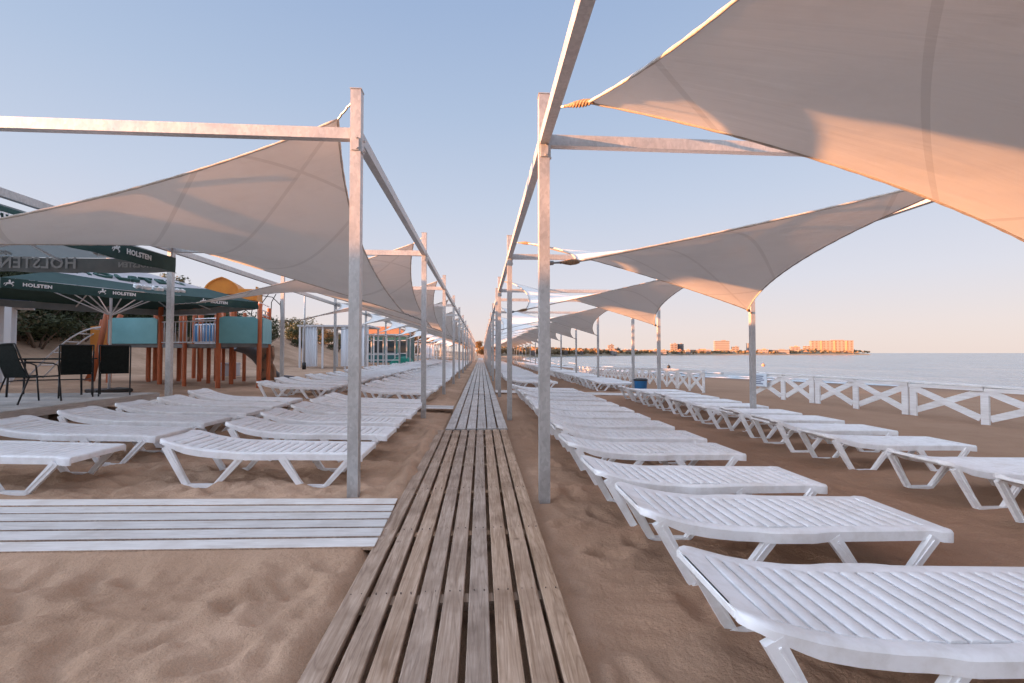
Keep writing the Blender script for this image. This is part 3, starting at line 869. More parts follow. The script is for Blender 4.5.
# white topped parasol with a green rim
gB = base_g(-10.16, 13.21)
tB, h, ze, zp = parasol('white topped parasol with green rim in front of the playground', -10.16, 13.21, R(-34.2), 5.15, 2.68, .20, .96, gB, .66)
rise = zp-ze
for y in (1.55, -.55, -2.0):
    put_text('HOLSTEN', .095, tB, (h+.028, y-.06, ze-.115), (0, 1, 0), (0, 0, 1), M['letter'], .003)
    emblem(tB, (h+.028, y-.46, ze-.11), (0, 1, 0), (0, 0, 1), .11, M['letter'])
put_text('HOLSTEN', .52, tB, (h*.5, 0, ze+rise*.5-.06), (0, 1, 0), (-h, 0, rise), M['lettergreen'], .05, .006)
put_text('HOLSTEN', .24, tB, (h*.82, 0.3, ze+rise*.18-.03), (0, 1, 0), (-h, 0, rise), M['letter'], .05, .004)
put_text('HOLSTEN', .52, tB, (0, -h*.5, ze+rise*.5-.06), (1, 0, 0), (0, h, rise), M['lettergreen'], .05, .006)

# ------------------------------------------------------------------ cafe terrace with table and chairs
DZ = .53
b = MB()
for i in range(46):
    y = 10.35-.012-i*.152
    b.box((-10.2, y-.07, DZ-.018), (6.5, .142, .034), rp.uniform(-.001, .001), .004)
b.box((-6.94, 6.85, DZ-.075), (.03, 7.0, .13)); b.box((-10.2, 10.37, DZ-.075), (6.5, .03, .13))
for y in (3.5, 4.9, 6.3, 7.7, 9.1, 10.2): b.box((-10.2, y, DZ-.12), (6.3, .08, .16))
for x in (-7.2, -9.2, -11.2, -13.2):
    for y in (4, 6, 8, 10.1): b.box((x, y, DZ-.35), (.12, .12, .42))
tag(b.build('wooden_terrace', M['deck']), 'low pale plank terrace holding the black table and chairs', 'terrace')

def make_chair():
    t = empty('patio_chair')
    K = M['blackmetal']
    # local: faces +y, seat .46 high
    b = MB()
    vs = []; fs = []
    for i in range(7):
        k = i/6; y = -.20-.20*k-.03*math.sin(k*math.pi); z = .44+.55*k
        for x in (-.215, .215): vs += [(x, y, z), (x, y-.012, z)]
    for i in range(6):
        o = i*4
        fs += [(o, o+2, o+6, o+4), (o+1, o+5, o+7, o+3), (o, o+4, o+5, o+1), (o+2, o+3, o+7, o+6)]
    fs += [(0, 1, 3, 2), (24, 26, 27, 25)]
    b.add(vs, fs); b.build('backrest', M['black'], t)
    b = MB(); b.box((0, .02, .44), (.43, .46, .014), 0, .005); b.build('seat', M['black'], t)
    for s in (-1, 1):
        x = s*.235
        b = MB(); b.tube([(x, -.42, 1.0), (x, -.32, .74), (x, -.22, .46), (x, -.21, .44)], .013, 7)
        b.tube([(x, -.21, .44), (x, .24, .45)], .013, 7); b.build('side_rail', K, t, smooth=True)
        b = MB(); b.tube([(x, .24, .45), (x, .28, 0)], .013, 7); b.build('leg', K, t, smooth=True)
        b = MB(); b.tube([(x, -.21, .44), (x, -.36, 0)], .013, 7); b.build('leg', K, t, smooth=True)
        b = MB(); b.tube([(x, -.27, .70), (x, -.1, .69), (x, .14, .67), (x, .22, .63), (x, .245, .45)], .013, 7); b.build('armrest', K, t, smooth=True)
    b = MB(); b.tube([(-.235, -.418, 1.0), (.235, -.418, 1.0)], .013, 7); b.build('top_rail', K, t, smooth=True)
    return t
c1 = make_chair()
for i, (x, y, a, lab) in enumerate([(-7.72, 8.40, -12, 'black sling chair at the left edge, seen side on'),
                                    (-7.92, 9.50, 40, 'black sling chair with its back turned, beside the table end'),
                                    (-7.50, 9.90, 36, 'black sling chair with its back turned, right end of the terrace')]):
    c = c1 if i == 0 else copy_tree(c1)
    c.location = (x, y, DZ); c.rotation_euler = (0, 0, R(a)); tag(c, lab, 'chair', 'black chairs on the terrace')
t = thing('patio_table', 'black rectangular patio table on the terrace behind the chairs', 'table', (-8.75, 9.95, DZ), R(25))
b = MB(); b.box((0, 0, .73), (1.2, .8, .03), 0, .008); b.build('tabletop', M['black'], t)
for x in (-.52, .52):
    for y in (-.34, .34):
        b = MB(); b.tube([(x, y, .72), (x*1.04, y*1.05, 0)], .018, 7); b.build('leg', M['blackmetal'], t, smooth=True)
b = MB(); b.tube([(-.53, 0, .30), (.53, 0, .30)], .012, 6); b.tube([(-.53, -.35, .30), (-.53, .35, .30)], .012, 6); b.tube([(.53, -.35, .30), (.53, .35, .30)], .012, 6); b.build('stretcher', M['blackmetal'], t)

# kiosk at the left edge
kz = base_g(-15.5, 15)
t = thing('kiosk', 'white kiosk with navy striped fascia at the far left edge', 'kiosk', (-16.83, 15.06, kz), R(40))
b = MB(); b.box((0, .9, 1.25), (3.4, 2.2, 2.5)); b.build('wall', M['wall'], t)
b = MB(); b.box((-.4, -.225, 1.45), (1.9, .04, 1.25)); b.build('window', M['glass'], t)
b = MB()
for x in (-1.38, .58): b.box((x, -.225, 1.45), (.07, .06, 1.36))
b.box((-.4, -.225, 2.11), (1.9, .06, .07)); b.box((-.4, -.225, .79), (1.9, .06, .07)); b.build('window_frame', M['whitemetal'], t)
b = MB(); b.box((.1, .2, 2.84), (4.1, 3.4, .62)); b.build('fascia', M['wall'], t)
b = MB()
for k in range(6):
    b.box((.1, -1.506, 2.60+.095*k), (4.1, .012, .04)); b.box((2.157, .2, 2.60+.095*k), (.012, 3.4, .04))
b.build('fascia_stripes', M['stripeblue'], t)
for x in (1.72, -1.8):
    b = MB(); b.box((x, -1.40, 1.26), (.15, .15, 2.54)); b.build('post', M['whitemetal'], t)

# ------------------------------------------------------------------ playground
pz = .36
t = thing('playground', 'wooden climbing playground with teal panels, orange posts and yellow roofs', 'playground', (-10, 17, pz))
O = Vector((-10, 17, pz))
DK = 1.36   # deck height above sand
def loc(x, y, z=0): return Vector((x, y, z)) - Vector((O.x, O.y, 0))
T1 = [(-7.42, 15.80), (-8.57, 15.50), (-9.02, 17.15), (-7.86, 17.45)]
T2 = [(-10.95, 16.35), (-12.75, 16.55), (-12.5, 18.4), (-10.75, 18.2)]
T3 = [(-10.35, 19.9), (-12.1, 20.1), (-11.9, 21.9), (-10.15, 21.7)]
def post(x, y, h, w=.15):
    b = MB(); p = loc(x, y); b.tube([(p.x, p.y, -.2), (p.x, p.y, h-.03), (p.x, p.y, h)], [w/2, w/2, w/2*.8], 10); return b.build('post', M['orangewood'], t, angle=40)
for T, hh in ((T1, 2.68), (T2, 2.62), (T3, 2.9)):
    for x, y in T: post(x, y, hh)
    b = MB(); b.prism([tuple(loc(x, y).xy) for x, y in T], DK-.14, DK); b.build('deck', M['greydeck'], t)
for x, y, h in [(-11.9, 17.2, 1.3), (-12.9, 18.6, 1.3), (-11.35, 17.95, 1.3), (-9.9, 15.95, DK), (-9.9, 17.3, DK), (-12.9, 22.6, 1.5), (-9.3, 18.6, 2.6), (-9.0, 19.6, 2.6), (-8.5, 18.9, 2.5), (-11.2, 19.0, 2.6), (-10.2, 18.3, 2.7), (-9.7, 18.4, 2.6), (-10.75, 17.3, 2.6), (-13.2, 19.5, 1.5)]: post(x, y, h, .13)
def panel(p0, p1, z0, z1, m, name='side_panel', th=.03, notch=True):
    a, c = loc(*p0), loc(*p1); d = (c-a); L = d.length; d.normalize()
    b = MB(); T = Matrix(((d.x, 0, -d.y, a.x), (d.y, 0, d.x, a.y), (0, 1, 0, 0), (0, 0, 0, 1)))
    poly = [(.04, z0), (L-.04, z0), (L-.04, z1-.06), (L-.16, z1), (.16, z1), (.04, z1-.06)] if notch else [(.04, z0), (L-.04, z0), (L-.04, z1), (.04, z1)]
    b.prism(poly, -th/2-.085, th/2-.085, T); return b.build(name, m, t)
panel(T1[1], T1[0], DK-.02, DK+.86, M['teal']); panel(T1[0], T1[3], DK-.02, DK+.86, M['teal'])
panel(T1[2], T1[1], DK-.02, DK+.80, M['blue']); panel(T2[1], T2[0], DK-.02, DK+.86, M['teal']); panel(T2[2], T2[1], DK-.02, DK+.86, M['teal'])
panel(T3[1], T3[0], DK+.1, DK+.9, M['blue']); panel(T3[0], T3[3], DK+.1, DK+.9, M['blue'])
panel((-9.5, 19.2), (-8.6, 19.0), DK+.05, DK+.95, M['blue'])
# bridge between the towers
b = MB(); b.prism([tuple(loc(x, y).xy) for x, y in (T2[0], (-10.85, 17.9), (-9.05, 17.1), (-8.62, 15.6))], DK-.16, DK-.04); b.build('bridge', M['greydeck'], t)
b = MB(); b.prism([tuple(loc(x, y).xy) for x, y in ((-10.6, 18.2), (-10.4, 19.9), (-9.2, 19.8), (-9.2, 18.4))], DK-.16, DK-.04); b.build('bridge', M['greydeck'], t)
def railing(p0, p1, n, z0, z1):
    a, c = loc(*p0), loc(*p1); b = MB()
    for z in (z0, z1, z1+.22): b.tube([a+V(0, 0, z), c+V(0, 0, z)], .02, 6)
    for k in range(1, n):
        p = a.lerp(c, k/n); b.tube([p+V(0, 0, z0), p+V(0, 0, z1)], .013, 5)
    return b.build('railing', M['whitemetal'], t, smooth=True)
railing(T2[0], (-8.62, 15.55), 15, DK+.02, DK+.72); railing((-10.75, 17.9), (-9.05, 17.12), 12, DK+.02, DK+.72)
railing((-7.46, 15.84), T1[3], 4, DK+1.0, DK+1.15); railing(T3[3], T3[2], 8, DK+.05, DK+.8)
# roofs: a barrel roof and a small box roof
def barrel(c, w, l, z, r, rz, m):
    b = MB(); N = 12; pts = [(-w/2*math.cos(math.pi*k/N)*(1.12 if k in (0, N) else 1), r*(.55*math.sin(math.pi*k/N)+.45*(1-abs(2*k/N-1)))) for k in range(N+1)]
    inn = [(x*.94, y-.045) for x, y in pts]
    T = Matrix.Translation(loc(c[0], c[1], z)) @ Matrix.Rotation(rz, 4, 'Z')
    for (y0, y1) in ((-l/2, l/2),):
        vs = [T @ V(x, y0, zz) for x, zz in pts]+[T @ V(x, y1, zz) for x, zz in pts]+[T @ V(x, y0, zz) for x, zz in inn]+[T @ V(x, y1, zz) for x, zz in inn]
        n = N+1; fs = []
        for k in range(N):
            fs += [(k, k+1, n+k+1, n+k), (2*n+k+1, 2*n+k, 3*n+k, 3*n+k+1), (k+1, k, 2*n+k, 2*n+k+1), (n+k, n+k+1, 3*n+k+1, 3*n+k)]
        b.add(vs, fs)
    for y in (-l/2+.06, l/2-.06):   # gable boards
        T2_ = T @ Matrix(((1, 0, 0, 0), (0, 0, 1, y), (0, 1, 0, 0), (0, 0, 0, 1)))
        b.prism(inn, -.02, .02, T2_)
    return b.build('roof', m, t, angle=40)
barrel((-10.42, 19.4), 1.25, 1.5, 3.42, .62, R(14), M['yellow'])
b = MB(); p = loc(-9.45, 19.3, 3.36); b.box((p.x, p.y, p.z), (.72, .9, .46), R(14), .02); b.box((p.x+.4, p.y-.1, p.z+.02), (.06, 1.0, .56), R(14)); b.build('roof', M['yellow'], t)
for x, y in ((-11.9, 18.9), (-10.3, 19.0), (-11.9, 20.3)): post(x, y, 3.4, .12)
# spring globe frame on the right tower
b = MB(); p = loc(-9.0, 19.6, 0)
for k in range(4): b.tube([p+V(-.55+.4*k, 0, 2.6), p+V(-.5+.36*k, .1, 3.15), p+V(-.2+.3*k, .1, 3.5)], .018, 5)
b.tube([p+V(-.4, 0, 3.45), p+V(.3, 0, 3.35), p+V(.75, 0, 2.9)], .018, 5); lathe(b, [(0, 3.62), (.16, 3.55), (.2, 3.48), (.0, 3.42)], (p.x-.25, p.y, 0), 10)
b.build('weather_frame', M['blackmetal'], t, smooth=True)
# slide
b = MB(); pts = [(-9.0, 17.3, DK+.05), (-8.75, 17.9, DK-.12), (-8.55, 18.2, .95), (-8.35, 18.5, .5), (-8.05, 18.8, .16), (-7.7, 19.1, .1)]
P = [loc(*q) for q in pts]; vs = []; fs = []
for i, p in enumerate(P):
    d = (P[min(i+1, len(P)-1)]-P[max(i-1, 0)]).normalized(); s = d.cross(V(0, 0, 1)).normalized(); u = s.cross(d)
    for k in range(9):
        a = math.pi*k/8; vs.append(p - s*(.30*math.cos(a)) - u*(.26*math.sin(a)))
for i in range(len(P)-1):
    for k in range(8): fs.append((i*9+k, i*9+k+1, (i+1)*9+k+1, (i+1)*9+k))
b.add(vs, fs); o = b.build('slide', M['slide'], t, smooth=True); md = o.modifiers.new('thick', 'SOLIDIFY'); md.thickness = .04
# rock climbing wall, right of the tower
b = MB(); p = loc(-8.05, 17.62); N = 10
vs = []; fs = []
for j in range(N+1):
    for i in range(N+1):
        u_, v_ = i/N-.5, j/N
        q = p + V(u_*.55*(1.15-.3*v_), .10+.12*noise.noise((u_*5, v_*5, 1))-.12*v_, v_*1.28); vs.append(q)
for j in range(N):
    for i in range(N): fs.append((j*(N+1)+i, j*(N+1)+i+1, (j+1)*(N+1)+i+1, (j+1)*(N+1)+i))
b.add(vs, fs); o = b.build('climbing_wall', M['rock'], t, smooth=True); md = o.modifiers.new('thick', 'SOLIDIFY'); md.thickness = .10
# leaning climb of orange posts and yellow boards left of the towers
for (x0, y0, x1, y1, h) in ((-14.35, 17.6, -13.4, 17.9, 2.45), (-14.85, 18.4, -14.5, 18.5, 2.3), (-13.6, 16.9, -13.25, 17.1, 2.55)):
    b = MB(); b.tube([loc(x0, y0, -.1), loc(x1, y1, h)], .085, 10); b.build('leaning_post', M['orangewood'], t, smooth=True)
b = MB(); a_, c_ = loc(-14.6, 18.1, 1.1), loc(-13.3, 17.4, 1.1)
b.bar(a_+V(0, 0, .45), c_+V(0, 0, .45), .05, .95); b.build('climbing_board', M['yellow'], t)
# arched ladder
b = MB()
for dy in (0, .62):
    b.tube([loc(-16.1+2.9*(k/14), 17.3+dy+.1*k/14, .1+1.85*math.sin(math.pi*.5*k/14*1.18)) for k in range(15)], .028, 7)
for k in range(2, 14, 2):
    z = .1+1.85*math.sin(math.pi*.5*k/14*1.18); x = -16.1+2.9*(k/14)
    b.tube([loc(x, 17.3+.1*k/14, z), loc(x, 17.92+.1*k/14, z)], .02, 6)
b.build('arched_ladder', M['whitemetal'], t, smooth=True)
# white storage box behind
t2 = thing('storage_box', 'white storage box on the sand behind the playground posts', 'box', (-11.1, 20.9, base_g(-11.1, 20.9)))
b = MB(); b.box((0, 0, .3), (.75, .5, .52), 0, .02); b.build('body', M['wall'], t2)
b = MB(); b.box((0, 0, .59), (.80, .55, .05), 0, .015); b.build('lid', M['whitemetal'], t2)

# thin lamp post behind the outer left posts
t = thing('lamp_post', 'thin grey lamp post with dark foot behind the outer left posts', 'lamp post', (-11.3, 30.0, base_g(-11.3, 30)))
b = MB(); b.tube([(0, 0, 0), (0, 0, 6.2)], [.06, .045], 10); b.build('pole', M['steel'], t, smooth=True)
b = MB(); b.tube([(0, 0, 0), (0, 0, .42)], .12, 10); b.build('foot', M['blackmetal'], t, smooth=True)
b = MB(); b.box((.25, 0, 6.22), (.6, .16, .06), 0, .02); b.build('lamp_head', M['blackmetal'], t)

# ------------------------------------------------------------------ pavilions and buildings further down the beach
def pavilion(label, x, y, w, d, h, n, curtains, fl=0):
    z = base_g(x, y); t = thing('beach_pavilion', label, 'pavilion', (x, y, z), 0)
    for i in range(n+1):
        for yy in (-d/2, d/2):
            b = MB(); b.box((-w/2+w*i/n, yy, h/2-.1), (.11, .11, h+.2)); b.build('post', M['whitemetal'], t)
    b = MB(); b.box((0, 0, h+.06), (w+.3, d+.3, .12)); b.build('roof', M['wall'], t)
    for (xa, xb) in curtains:
        b = MB(); N = 16; vs = []; fs = []
        for k in range(N+1):
            xx = xa+(xb-xa)*k/N; yy = -d/2-.09+.05*math.sin(k*1.9)
            vs += [(xx, yy, .15), (xx, yy, h-.02), (xx, yy+.03, .15), (xx, yy+.03, h-.02)]
        for k in range(N):
            o = k*4; fs += [(o, o+4, o+5, o+1), (o+2, o+3, o+7, o+6), (o+1, o+5, o+7, o+3)]
        b.add(vs, fs); b.build('curtain', M['curtain'], t, smooth=True)
    if fl:
        b = MB()
        for z_ in (.45, .95): b.bar((-w/2, -d/2-.02, z_), (w/2, -d/2-.02, z_), .05, .08)
        b.build('railing', M['whitemetal'], t)
    return t
pavilion('white curtained beach pavilion behind the first left post', -10.2, 34, 4.6, 3.2, 2.9, 3, [(-2.1, -1.15), (.5, 2.1)])
pavilion('white post pavilion with railing left of the boardwalk posts', -9.7, 44, 4.6, 4, 2.7, 4, [(-2.2, -1.6)], 1)
pavilion('long white post pavilion further along the left loungers', -9.0, 66, 5.5, 9, 2.6, 5, [], 1)
pavilion('most distant white pavilion at the end of the left loungers', -8.5, 88, 7, 9, 2.7, 7, [(-2, 0)], 1)
z = base_g(-11.5, 52)
t = thing('beach_cafe', 'teal beach cafe with dark windows and terracotta roof on the left', 'cafe', (-10.5, 53, z))
b = MB(); b.box((0, 0, 1.5), (5.0, 5, 3.0)); b.build('wall', M['tealdark'], t)
for x in (-1.9, -.65, .65, 1.9):
    b = MB(); b.box((x, -2.52, 1.7), (.95, .06, 1.3)); w_ = b.build('window', M['glass'], t)
    b = MB(); b.box((x, -2.53, 2.40), (1.1, .08, .08)); b.box((x, -2.53, 1.0), (1.1, .08, .08)); b.build('frame', M['whitemetal'], w_)
b = MB(); b.prism([(-2.9, 3.0), (2.9, 3.0), (1.2, 3.9), (-1.2, 3.9)], -2.9, 2.9, Matrix(((1, 0, 0, 0), (0, 0, 1, 0), (0, 1, 0, 0), (0, 0, 0, 1)))); b.build('roof', M['roof'], t)
t = thing('boat_under_tarp', 'low stack under a turquoise tarp before the teal cafe', 'tarp', (-7.9, 46.5, base_g(-8, 46.5)))
b = MB(); N = 12; vs = []; fs = []
for j in range(N+1):
    for i in range(N+1):
        u, v = i/N*2-1, j/N*2-1
        vs.append((u*1.2, v*.9, max(0, .75*(1-u**4)*(1-v**4)) + .08*noise.noise((u*3, v*3, 0))))
for j in range(N):
    for i in range(N): fs.append((j*(N+1)+i, j*(N+1)+i+1, (j+1)*(N+1)+i+1, (j+1)*(N+1)+i))
b.add(vs, fs); b.build('tarp', M['tarp'], t, smooth=True)
b = MB(); b.box((0, 0, .06), (2.1, 1.5, .14)); b.build('pallet', M['deck'], t)

# ------------------------------------------------------------------ vegetation
def crown(mb, c, rad, n, leaf, rnd, clumps=9, flat=.8):
    c = Vector(c); cl = []
    for k in range(clumps):
        a = rnd.uniform(0, 2*math.pi); q = rnd.random()**.6
        cl.append((c + V(math.cos(a)*rad[0]*.72*q, math.sin(a)*rad[1]*.72*q, rnd.uniform(-.55, .75)*rad[2]), rnd.uniform(.28, .55)))
    for i in range(n):
        p, s = rnd.choice(cl)
        d = V(rnd.gauss(0, 1), rnd.gauss(0, 1), rnd.gauss(0, 1)).normalized()*(.55+.5*rnd.random())
        q = p + V(d.x*rad[0]*s, d.y*rad[1]*s, d.z*rad[2]*s)
        nrm = (d + V(rnd.gauss(0, .6), rnd.gauss(0, .6), rnd.gauss(0, .6)+.3)).normalized()
        s1 = nrm.cross(V(rnd.gauss(0, 1), rnd.gauss(0, 1), rnd.gauss(0, 1))).normalized(); s2 = nrm.cross(s1)
        l = leaf*rnd.uniform(.6, 1.3); w = l*flat*rnd.uniform(.35, .6)
        mb.add([q-s1*l*.5, q+s2*w*.5, q+s1*l*.5, q-s2*w*.5], [(0, 1, 2, 3)])
def shrub_proto(seed, m):
    rnd = random.Random(seed); root = empty('dune_shrub')
    b = MB(); crown(b, (0, 0, .85), (1.35, 1.35, .85), 1500, .17, rnd, 12); b.build('foliage', m, root)
    b = MB()
    for k in range(6):
        a = rnd.uniform(0, 6.28); r = rnd.uniform(.3, .9)
        b.tube([(0, 0, -.3), (math.cos(a)*r*.4, math.sin(a)*r*.4, .45), (math.cos(a)*r, math.sin(a)*r, 1.05)], [.045, .03, .012], 5)
    b.build('stem', M['bark'], root, smooth=True)
    return root
SH = [shrub_proto(1, M['shrub']), shrub_proto(2, M['shrub']), shrub_proto(3, M['dryshrub'])]
sh_used = [0, 0, 0]; rs = random.Random(77)
def shrub(x, y, s, k, label, group='dark shrubs along the dune'):
    o = SH[k] if not sh_used[k] else copy_tree(SH[k])
    sh_used[k] += 1
    o.location = (x, y, base_g(x, y)-.1*s); o.scale = (s*rs.uniform(.9, 1.2), s*rs.uniform(.9, 1.2), s*rs.uniform(.8, 1.1)); o.rotation_euler = (0, 0, rs.uniform(0, 6.28))
    tag(o, label, 'shrub', group)
for i in range(86):          # the dune behind the terrace
    y = rs.uniform(15, 38); tx = plin(TOE, y); d = rs.uniform(1.3, 10)
    dry = rs.random() < .16
    shrub(tx-d, y, rs.uniform(.95, 1.6), 2 if dry else rs.choice((0, 1)),
          'dry brown shrub among the dark dune shrubs behind the terrace' if dry else 'dark shrub in the thicket covering the dune behind the terrace', 'dune thicket behind the terrace')
for i in range(46):
    y = 36 + 84*(i/46)+rs.uniform(-.8, .8); tx = plin(TOE, y)
    shrub(tx-rs.uniform(1.2, 8), y, rs.uniform(.9, 1.55), rs.choice((0, 0, 1, 1, 2)), 'dark shrub in the long dune hedge behind the left loungers', 'dune hedge behind the left loungers')
def tree(name, label, x, y, h, cr, n, leaf, m, seed, group=None, z=None, trunk=.14, low=.45):
    rnd = random.Random(seed); z = base_g(x, y) if z is None else z
    t = thing(name, label, 'tree', (x, y, z), 0, group)
    b = MB(); b.tube([(0, 0, -.4), (rnd.uniform(-.1, .1), .05, h*.35), (rnd.uniform(-.25, .25), rnd.uniform(-.2, .2), h*.8)], [trunk, trunk*.8, trunk*.3], 8)
    for k in range(5):
        a = rnd.uniform(0, 6.28); r = cr*rnd.uniform(.4, .75); z0 = h*rnd.uniform(.35, .55)
        b.tube([(0, .03, z0), (math.cos(a)*r*.5, math.sin(a)*r*.5, z0+h*.12), (math.cos(a)*r, math.sin(a)*r, z0+h*.22)], [trunk*.45, trunk*.3, trunk*.12], 6)
    b.build('trunk', M['bark'], t, smooth=True)
    b = MB(); crown(b, (0, 0, h*(low+1)/2), (cr, cr, h*(1-low)/2), n, leaf, rnd, 14); b.build('crown', m, t)
    return t
tree('pine_tree', 'small dark pine top showing above the white topped parasol', -20.2, 31.5, 4.2, 1.3, 1500, .2, M['shrub'], 4, z=2.4)
for i, (x, y, h, lab) in enumerate([(-1.5, 190, 6.5, 'golden tree at the far end of the boardwalk'), (2.2, 205, 5.5, 'smaller golden tree right of the boardwalk end'), (-6.5, 210, 6.0, 'golden tree left of the boardwalk end, half hidden by posts'),
                                (-16, 150, 6.5, 'sun tinted tree behind the distant left pavilion'), (-22, 140, 6.0, 'broad brown tree further left behind the distant pavilion'),
                                (-14, 100, 5.0, 'brown tree between the pavilions on the left')]):
    tree('broadleaf_tree', lab, x, y, h, h*.42, 1500, .45, M['tree'], 20+i, 'sun tinted trees at the end of the beach')

# ------------------------------------------------------------------ far shore with town
CO = [(478, 332), (526, 338), (560, 420), (600, 500), (650, 600), (720, 680), (800, 730), (868, 756), (893, 762)]
def cpos(px): 
    Y = plin(CO, px); return ((px-481)/455*Y, Y)
mb = MB(); rows = []
N = 90
for i in range(N+1):
    px = 478 + 416*i/N; x, Y = cpos(px)
    hill = 3.0 + 5.0*ss(780, 835, px)*(1-ss(868, 893, px)); hill *= (1-ss(880, 893.5, px)*.8)
    n_ = noise.noise((px*.05, 0, 0))
    rows.append([(x, Y-3, SEA_Z-.6), (x*1.004, Y+6, SEA_Z+.7), (x*1.01, Y+16, SEA_Z+2+.5*n_), (x*1.03, Y+45, SEA_Z+2.2+hill*.7), (x*1.06, Y+120, SEA_Z+2.2+hill), (x*1.15, Y+400, SEA_Z+1)])
k = 6
for r_ in rows: mb.v += r_
for i in range(N):
    for j in range(k-1): mb.f.append((i*k+j, (i+1)*k+j, (i+1)*k+j+1, i*k+j+1))
mb.mi = [0]*len(mb.f)
M['coast'] = noisy('far_coast_ground', (.36, .27, .19), (.20, .17, .10), .05, .9, 0, 0, obj=False)
tag(mb.build('far_shore', M['coast'], smooth=True), kind='structure')
# woodland: one far-off mass
mb = MB(); rw = random.Random(31)
for i in range(1500):
    px = rw.uniform(479, 891); x, Y = cpos(px); d = rw.uniform(14, 110)
    if rw.random() < .25 and 650 < px < 800: continue
    s = rw.uniform(1.2, 2.7)*(1.25 if px < 600 else 1); hill = 2.0+3.5*ss(780, 835, px)*(1-ss(868, 893, px))
    if px > 872: s *= .8
    z = SEA_Z+1.8+hill*min(1, d/60)
    sc = 1+d/Y*.6
    for q in range(8):
        a = V(rw.gauss(0, 1), rw.gauss(0, 1), rw.gauss(0, 1)).normalized(); c = V(x*(1+d/Y), Y+d, z+s*.9)+V(a.x*s*.8, a.y*s*.8, a.z*s*.75)
        s1 = a.cross(V(rw.gauss(0, 1), rw.gauss(0, 1), rw.gauss(0, 1))).normalized(); s2 = a.cross(s1); r_ = s*rw.uniform(.5, .9)
        mb.add([c-s1*r_, c-s2*r_*.8, c+s1*r_, c+s2*r_*.8], [(0, 1, 2, 3)])
tag(mb.build('far_woodland', M['farwood']), 'distant strip of woodland along the far shore', 'woodland', kind='stuff')
def block(name, label, px0, px1, ytop, m, d=40, group=None, steps=None, depth=12, roof=None, extra=None):
    x, Y = cpos((px0+px1)/2); k = (Y+d)/455
    w = (px1-px0)*k; zt = 1.38+(353.2-ytop)*k; z0 = SEA_Z+1.5
    cx = ((px0+px1)/2-481)*k
    t = thing(name, label, 'building', (cx, Y+d, z0), -math.atan2(cx, Y)*.6, group)
    H = zt-z0
    b = MB(); b.box((0, 0, H/2-.5), (w, depth, H+1)); b.build('wall', m, t)
    b = MB(); b.box((0, 0, H+.25), (w+.5, depth+.5, .5)); b.box((w*.15, 0, H+1.1), (w*.3, depth*.4, 1.6)); b.build('roof', M['stripefac'] if roof is None else roof, t)
    if extra: extra(t, w, H, depth, k)
    return t
GB = 'pale buildings on the far shore'
block('apartment_block', 'narrow pale tower standing furthest left above the far shore trees', 610, 615.5, 345.5, M['cream'], 60, GB)
block('apartment_block', 'low cream block directly right of the leftmost far shore tower', 616, 622, 349, M['cream'], 60, GB)
block('apartment_block', 'left half of the twin towers on the far shore', 675.6, 681.6, 344, M['peach'], 70, GB)
block('apartment_block', 'right half of the twin towers on the far shore', 682.6, 688.2, 344.3, M['cream'], 70, GB)
block('apartment_block', 'wide striped slab block, tallest left of the outer steel post', 722.3, 736.2, 341, M['stripefac'], 80, GB)
block('apartment_block', 'small cream block just right of the wide slab block', 741, 747, 347, M['peach'], 60, GB)
block('apartment_block', 'narrow tower just right of the outer steel post', 757, 763, 343.5, M['cream'], 60, GB)
block('seaside_house', 'low cream house right of the narrow tower on the far shore', 769, 778, 349.8, M['cream'], 40, GB, roof=M['roof'])
block('seaside_house', 'long low white building on the far shore under the hotel hill', 782, 800, 350.2, M['stripefac'], 30, GB)
block('seaside_house', 'tall peach house with chimney left of the big hotel', 804.5, 812.5, 346.8, M['peach'], 40, GB, roof=M['roof'])
for (a, b_, yt, m, lab) in ((626, 640, 350.6, 'peach', 'long low peach building between the far leftmost tower and twin towers'), (648, 668, 350.3, 'cream', 'long cream row of houses left of the twin towers'), (694, 716, 350.2, 'peach', 'low peach row between the twin towers and slab block'),
                          (565, 580, 350.6, 'cream', 'low cream building at the left of the far shore'), (588, 603, 350.4, 'peach', 'low peach building left of the leftmost far tower'), (530, 548, 350.2, 'cream', 'cream building nearest the boardwalk end on the far shore')):
    block('seaside_house', lab, a, b_, yt, M[m], 45, GB, roof=M['roof'])
rt = random.Random(8)
for i in range(44):
    px = 496 + 330*(i/44) + rt.uniform(-4, 4); w_ = rt.uniform(2.2, 6)
    block('seaside_house', 'small low house in the waterfront town on the far shore', px, px+w_, rt.uniform(350.2, 352.0), M[rt.choice(('cream', 'peach', 'stripefac'))], rt.uniform(12, 70), 'small houses of the waterfront town', roof=M['roof'])
def wings(t, w, H, depth, k):
    for (x0, x1, h) in ((-.5-.16, -.5, .62), (-.5-.28, -.5-.16, .32)):
        b = MB(); b.box(((x0+x1)/2*w, 0, H*h/2), ((x1-x0)*w, depth, H*h)); b.build('wing', M['hotel'], t)
    for x in (-.27, .05, .33):
        b = MB(); b.box((x*w, -depth/2-.3, H*.5), (w*.05, .8, H*1.0)); b.build('stair_tower', M['roof'], t)
block('hotel', 'big stepped orange hotel on the headland at right', 830, 867, 340.5, M['hotel'], 50, GB, None, 16, None, wings)

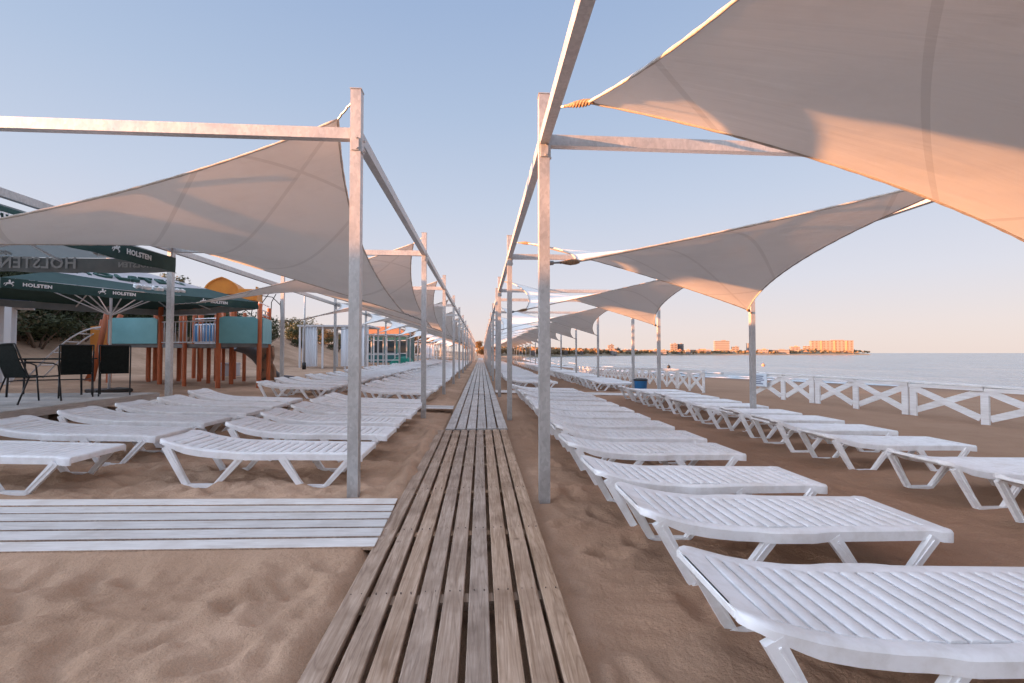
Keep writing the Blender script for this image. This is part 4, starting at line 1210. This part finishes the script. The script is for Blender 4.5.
# buoys on the water
for (px, py, lab) in ((774, 366.5, 'small orange buoy floating right of the outer steel post'), (673, 368, 'small dark buoy floating left of the outer steel post')):
    D = 1.38-SEA_Z; Y = D*455/(py-353); x = (px-481)/455*Y
    t = thing('buoy', lab, 'buoy', (x, Y, SEA_Z))
    b = MB(); lathe(b, [(0, -.2), (.3, -.1), (.42, .15), (.3, .45), (.1, .62), (.0, .64)], n=12); b.build('float', M['roof'] if px > 700 else M['blackmetal'], t, smooth=True)
    b = MB(); lathe(b, [(.0, .62), (.05, .62), (.05, .9), (0, .9)], n=8); b.build('staff', M['blackmetal'], t)

# ------------------------------------------------------------------ light, sky, camera
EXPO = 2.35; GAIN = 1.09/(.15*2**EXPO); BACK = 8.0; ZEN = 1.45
SUN_EL, SUN_AZ = R(7), R(77)     # azimuth measured from -Y towards -X: low sun behind the camera, over the dune
world = bpy.data.worlds.new('World'); scene.world = world; world.use_nodes = True
nt = world.node_tree; bg = nt.nodes['Background']
sky = nt.nodes.new('ShaderNodeTexSky'); sky.sky_type = 'NISHITA'; sky.sun_disc = False
sky.sun_elevation = SUN_EL
sd = Vector((-math.sin(SUN_AZ)*math.cos(SUN_EL), -math.cos(SUN_AZ)*math.cos(SUN_EL), math.sin(SUN_EL)))
sky.sun_rotation = math.atan2(sd.x, sd.y)
sky.altitude = 0; sky.air_density = 1.0; sky.dust_density = .6; sky.ozone_density = 1.2
# hazy evening air: the clear-sky model is blended with a pink-to-blue elevation gradient, brighter towards the low sun
W_ = type('W', (), {})(); W_.node_tree = nt
t = NT(W_)
gen = t.new('ShaderNodeTexCoord'); sp = t.new('ShaderNodeSeparateXYZ'); t.link(gen.outputs['Generated'], sp.inputs[0])
def lin(r, g_, b_): return tuple((c/255/12.92) if c < 10 else ((c/255+.055)/1.055)**2.4 for c in (r, g_, b_))
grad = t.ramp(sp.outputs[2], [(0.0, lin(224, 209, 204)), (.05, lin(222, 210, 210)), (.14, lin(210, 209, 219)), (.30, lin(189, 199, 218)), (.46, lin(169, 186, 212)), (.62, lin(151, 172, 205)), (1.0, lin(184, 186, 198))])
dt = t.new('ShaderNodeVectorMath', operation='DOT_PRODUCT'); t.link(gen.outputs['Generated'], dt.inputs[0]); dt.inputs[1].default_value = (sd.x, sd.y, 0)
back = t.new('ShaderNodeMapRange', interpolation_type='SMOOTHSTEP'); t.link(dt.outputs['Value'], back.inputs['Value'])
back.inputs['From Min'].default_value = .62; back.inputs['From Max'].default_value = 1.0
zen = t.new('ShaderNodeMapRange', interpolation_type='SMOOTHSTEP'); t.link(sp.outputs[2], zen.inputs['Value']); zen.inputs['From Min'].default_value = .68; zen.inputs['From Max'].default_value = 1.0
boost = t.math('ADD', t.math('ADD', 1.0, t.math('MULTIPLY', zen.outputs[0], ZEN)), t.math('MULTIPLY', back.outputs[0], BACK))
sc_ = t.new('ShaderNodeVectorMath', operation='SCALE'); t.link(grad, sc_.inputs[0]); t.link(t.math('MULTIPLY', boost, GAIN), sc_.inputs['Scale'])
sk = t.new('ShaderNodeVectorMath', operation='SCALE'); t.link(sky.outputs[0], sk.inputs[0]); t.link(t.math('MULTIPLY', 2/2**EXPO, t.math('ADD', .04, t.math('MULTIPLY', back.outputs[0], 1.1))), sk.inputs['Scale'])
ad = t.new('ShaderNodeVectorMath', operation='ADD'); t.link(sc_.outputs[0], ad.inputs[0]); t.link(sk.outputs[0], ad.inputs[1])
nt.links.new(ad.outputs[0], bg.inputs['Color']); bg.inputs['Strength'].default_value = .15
sun = bpy.data.lights.new('Sun', 'SUN'); sun.energy = 5.0; sun.angle = R(.6); sun.color = (1.0, .40, .15)
so = bpy.data.objects.new('Sun', sun); COL.objects.link(so)
so.rotation_euler = sd.to_track_quat('Z', 'Y').to_euler(); so.location = (-20, -10, 20)

cam = bpy.data.cameras.new('Camera'); co = bpy.data.objects.new('Camera', cam); COL.objects.link(co)
cam.sensor_width = 36; cam.lens = 455/1024*36; cam.clip_start = .05; cam.clip_end = 40000
yaw = math.atan(31/455); pitch = math.atan(11.5/455)
co.location = (0, 0, 1.38); co.rotation_euler = (math.pi/2+pitch, 0, -yaw)
scene.camera = co
scene.render.resolution_x = 1024; scene.render.resolution_y = 683
scene.render.engine = 'CYCLES'
scene.cycles.max_bounces = 8; scene.cycles.diffuse_bounces = 4; scene.cycles.use_denoising = True
scene.view_settings.view_transform = 'Standard'; scene.view_settings.look = 'None'
scene.view_settings.exposure = EXPO; scene.view_settings.gamma = 1
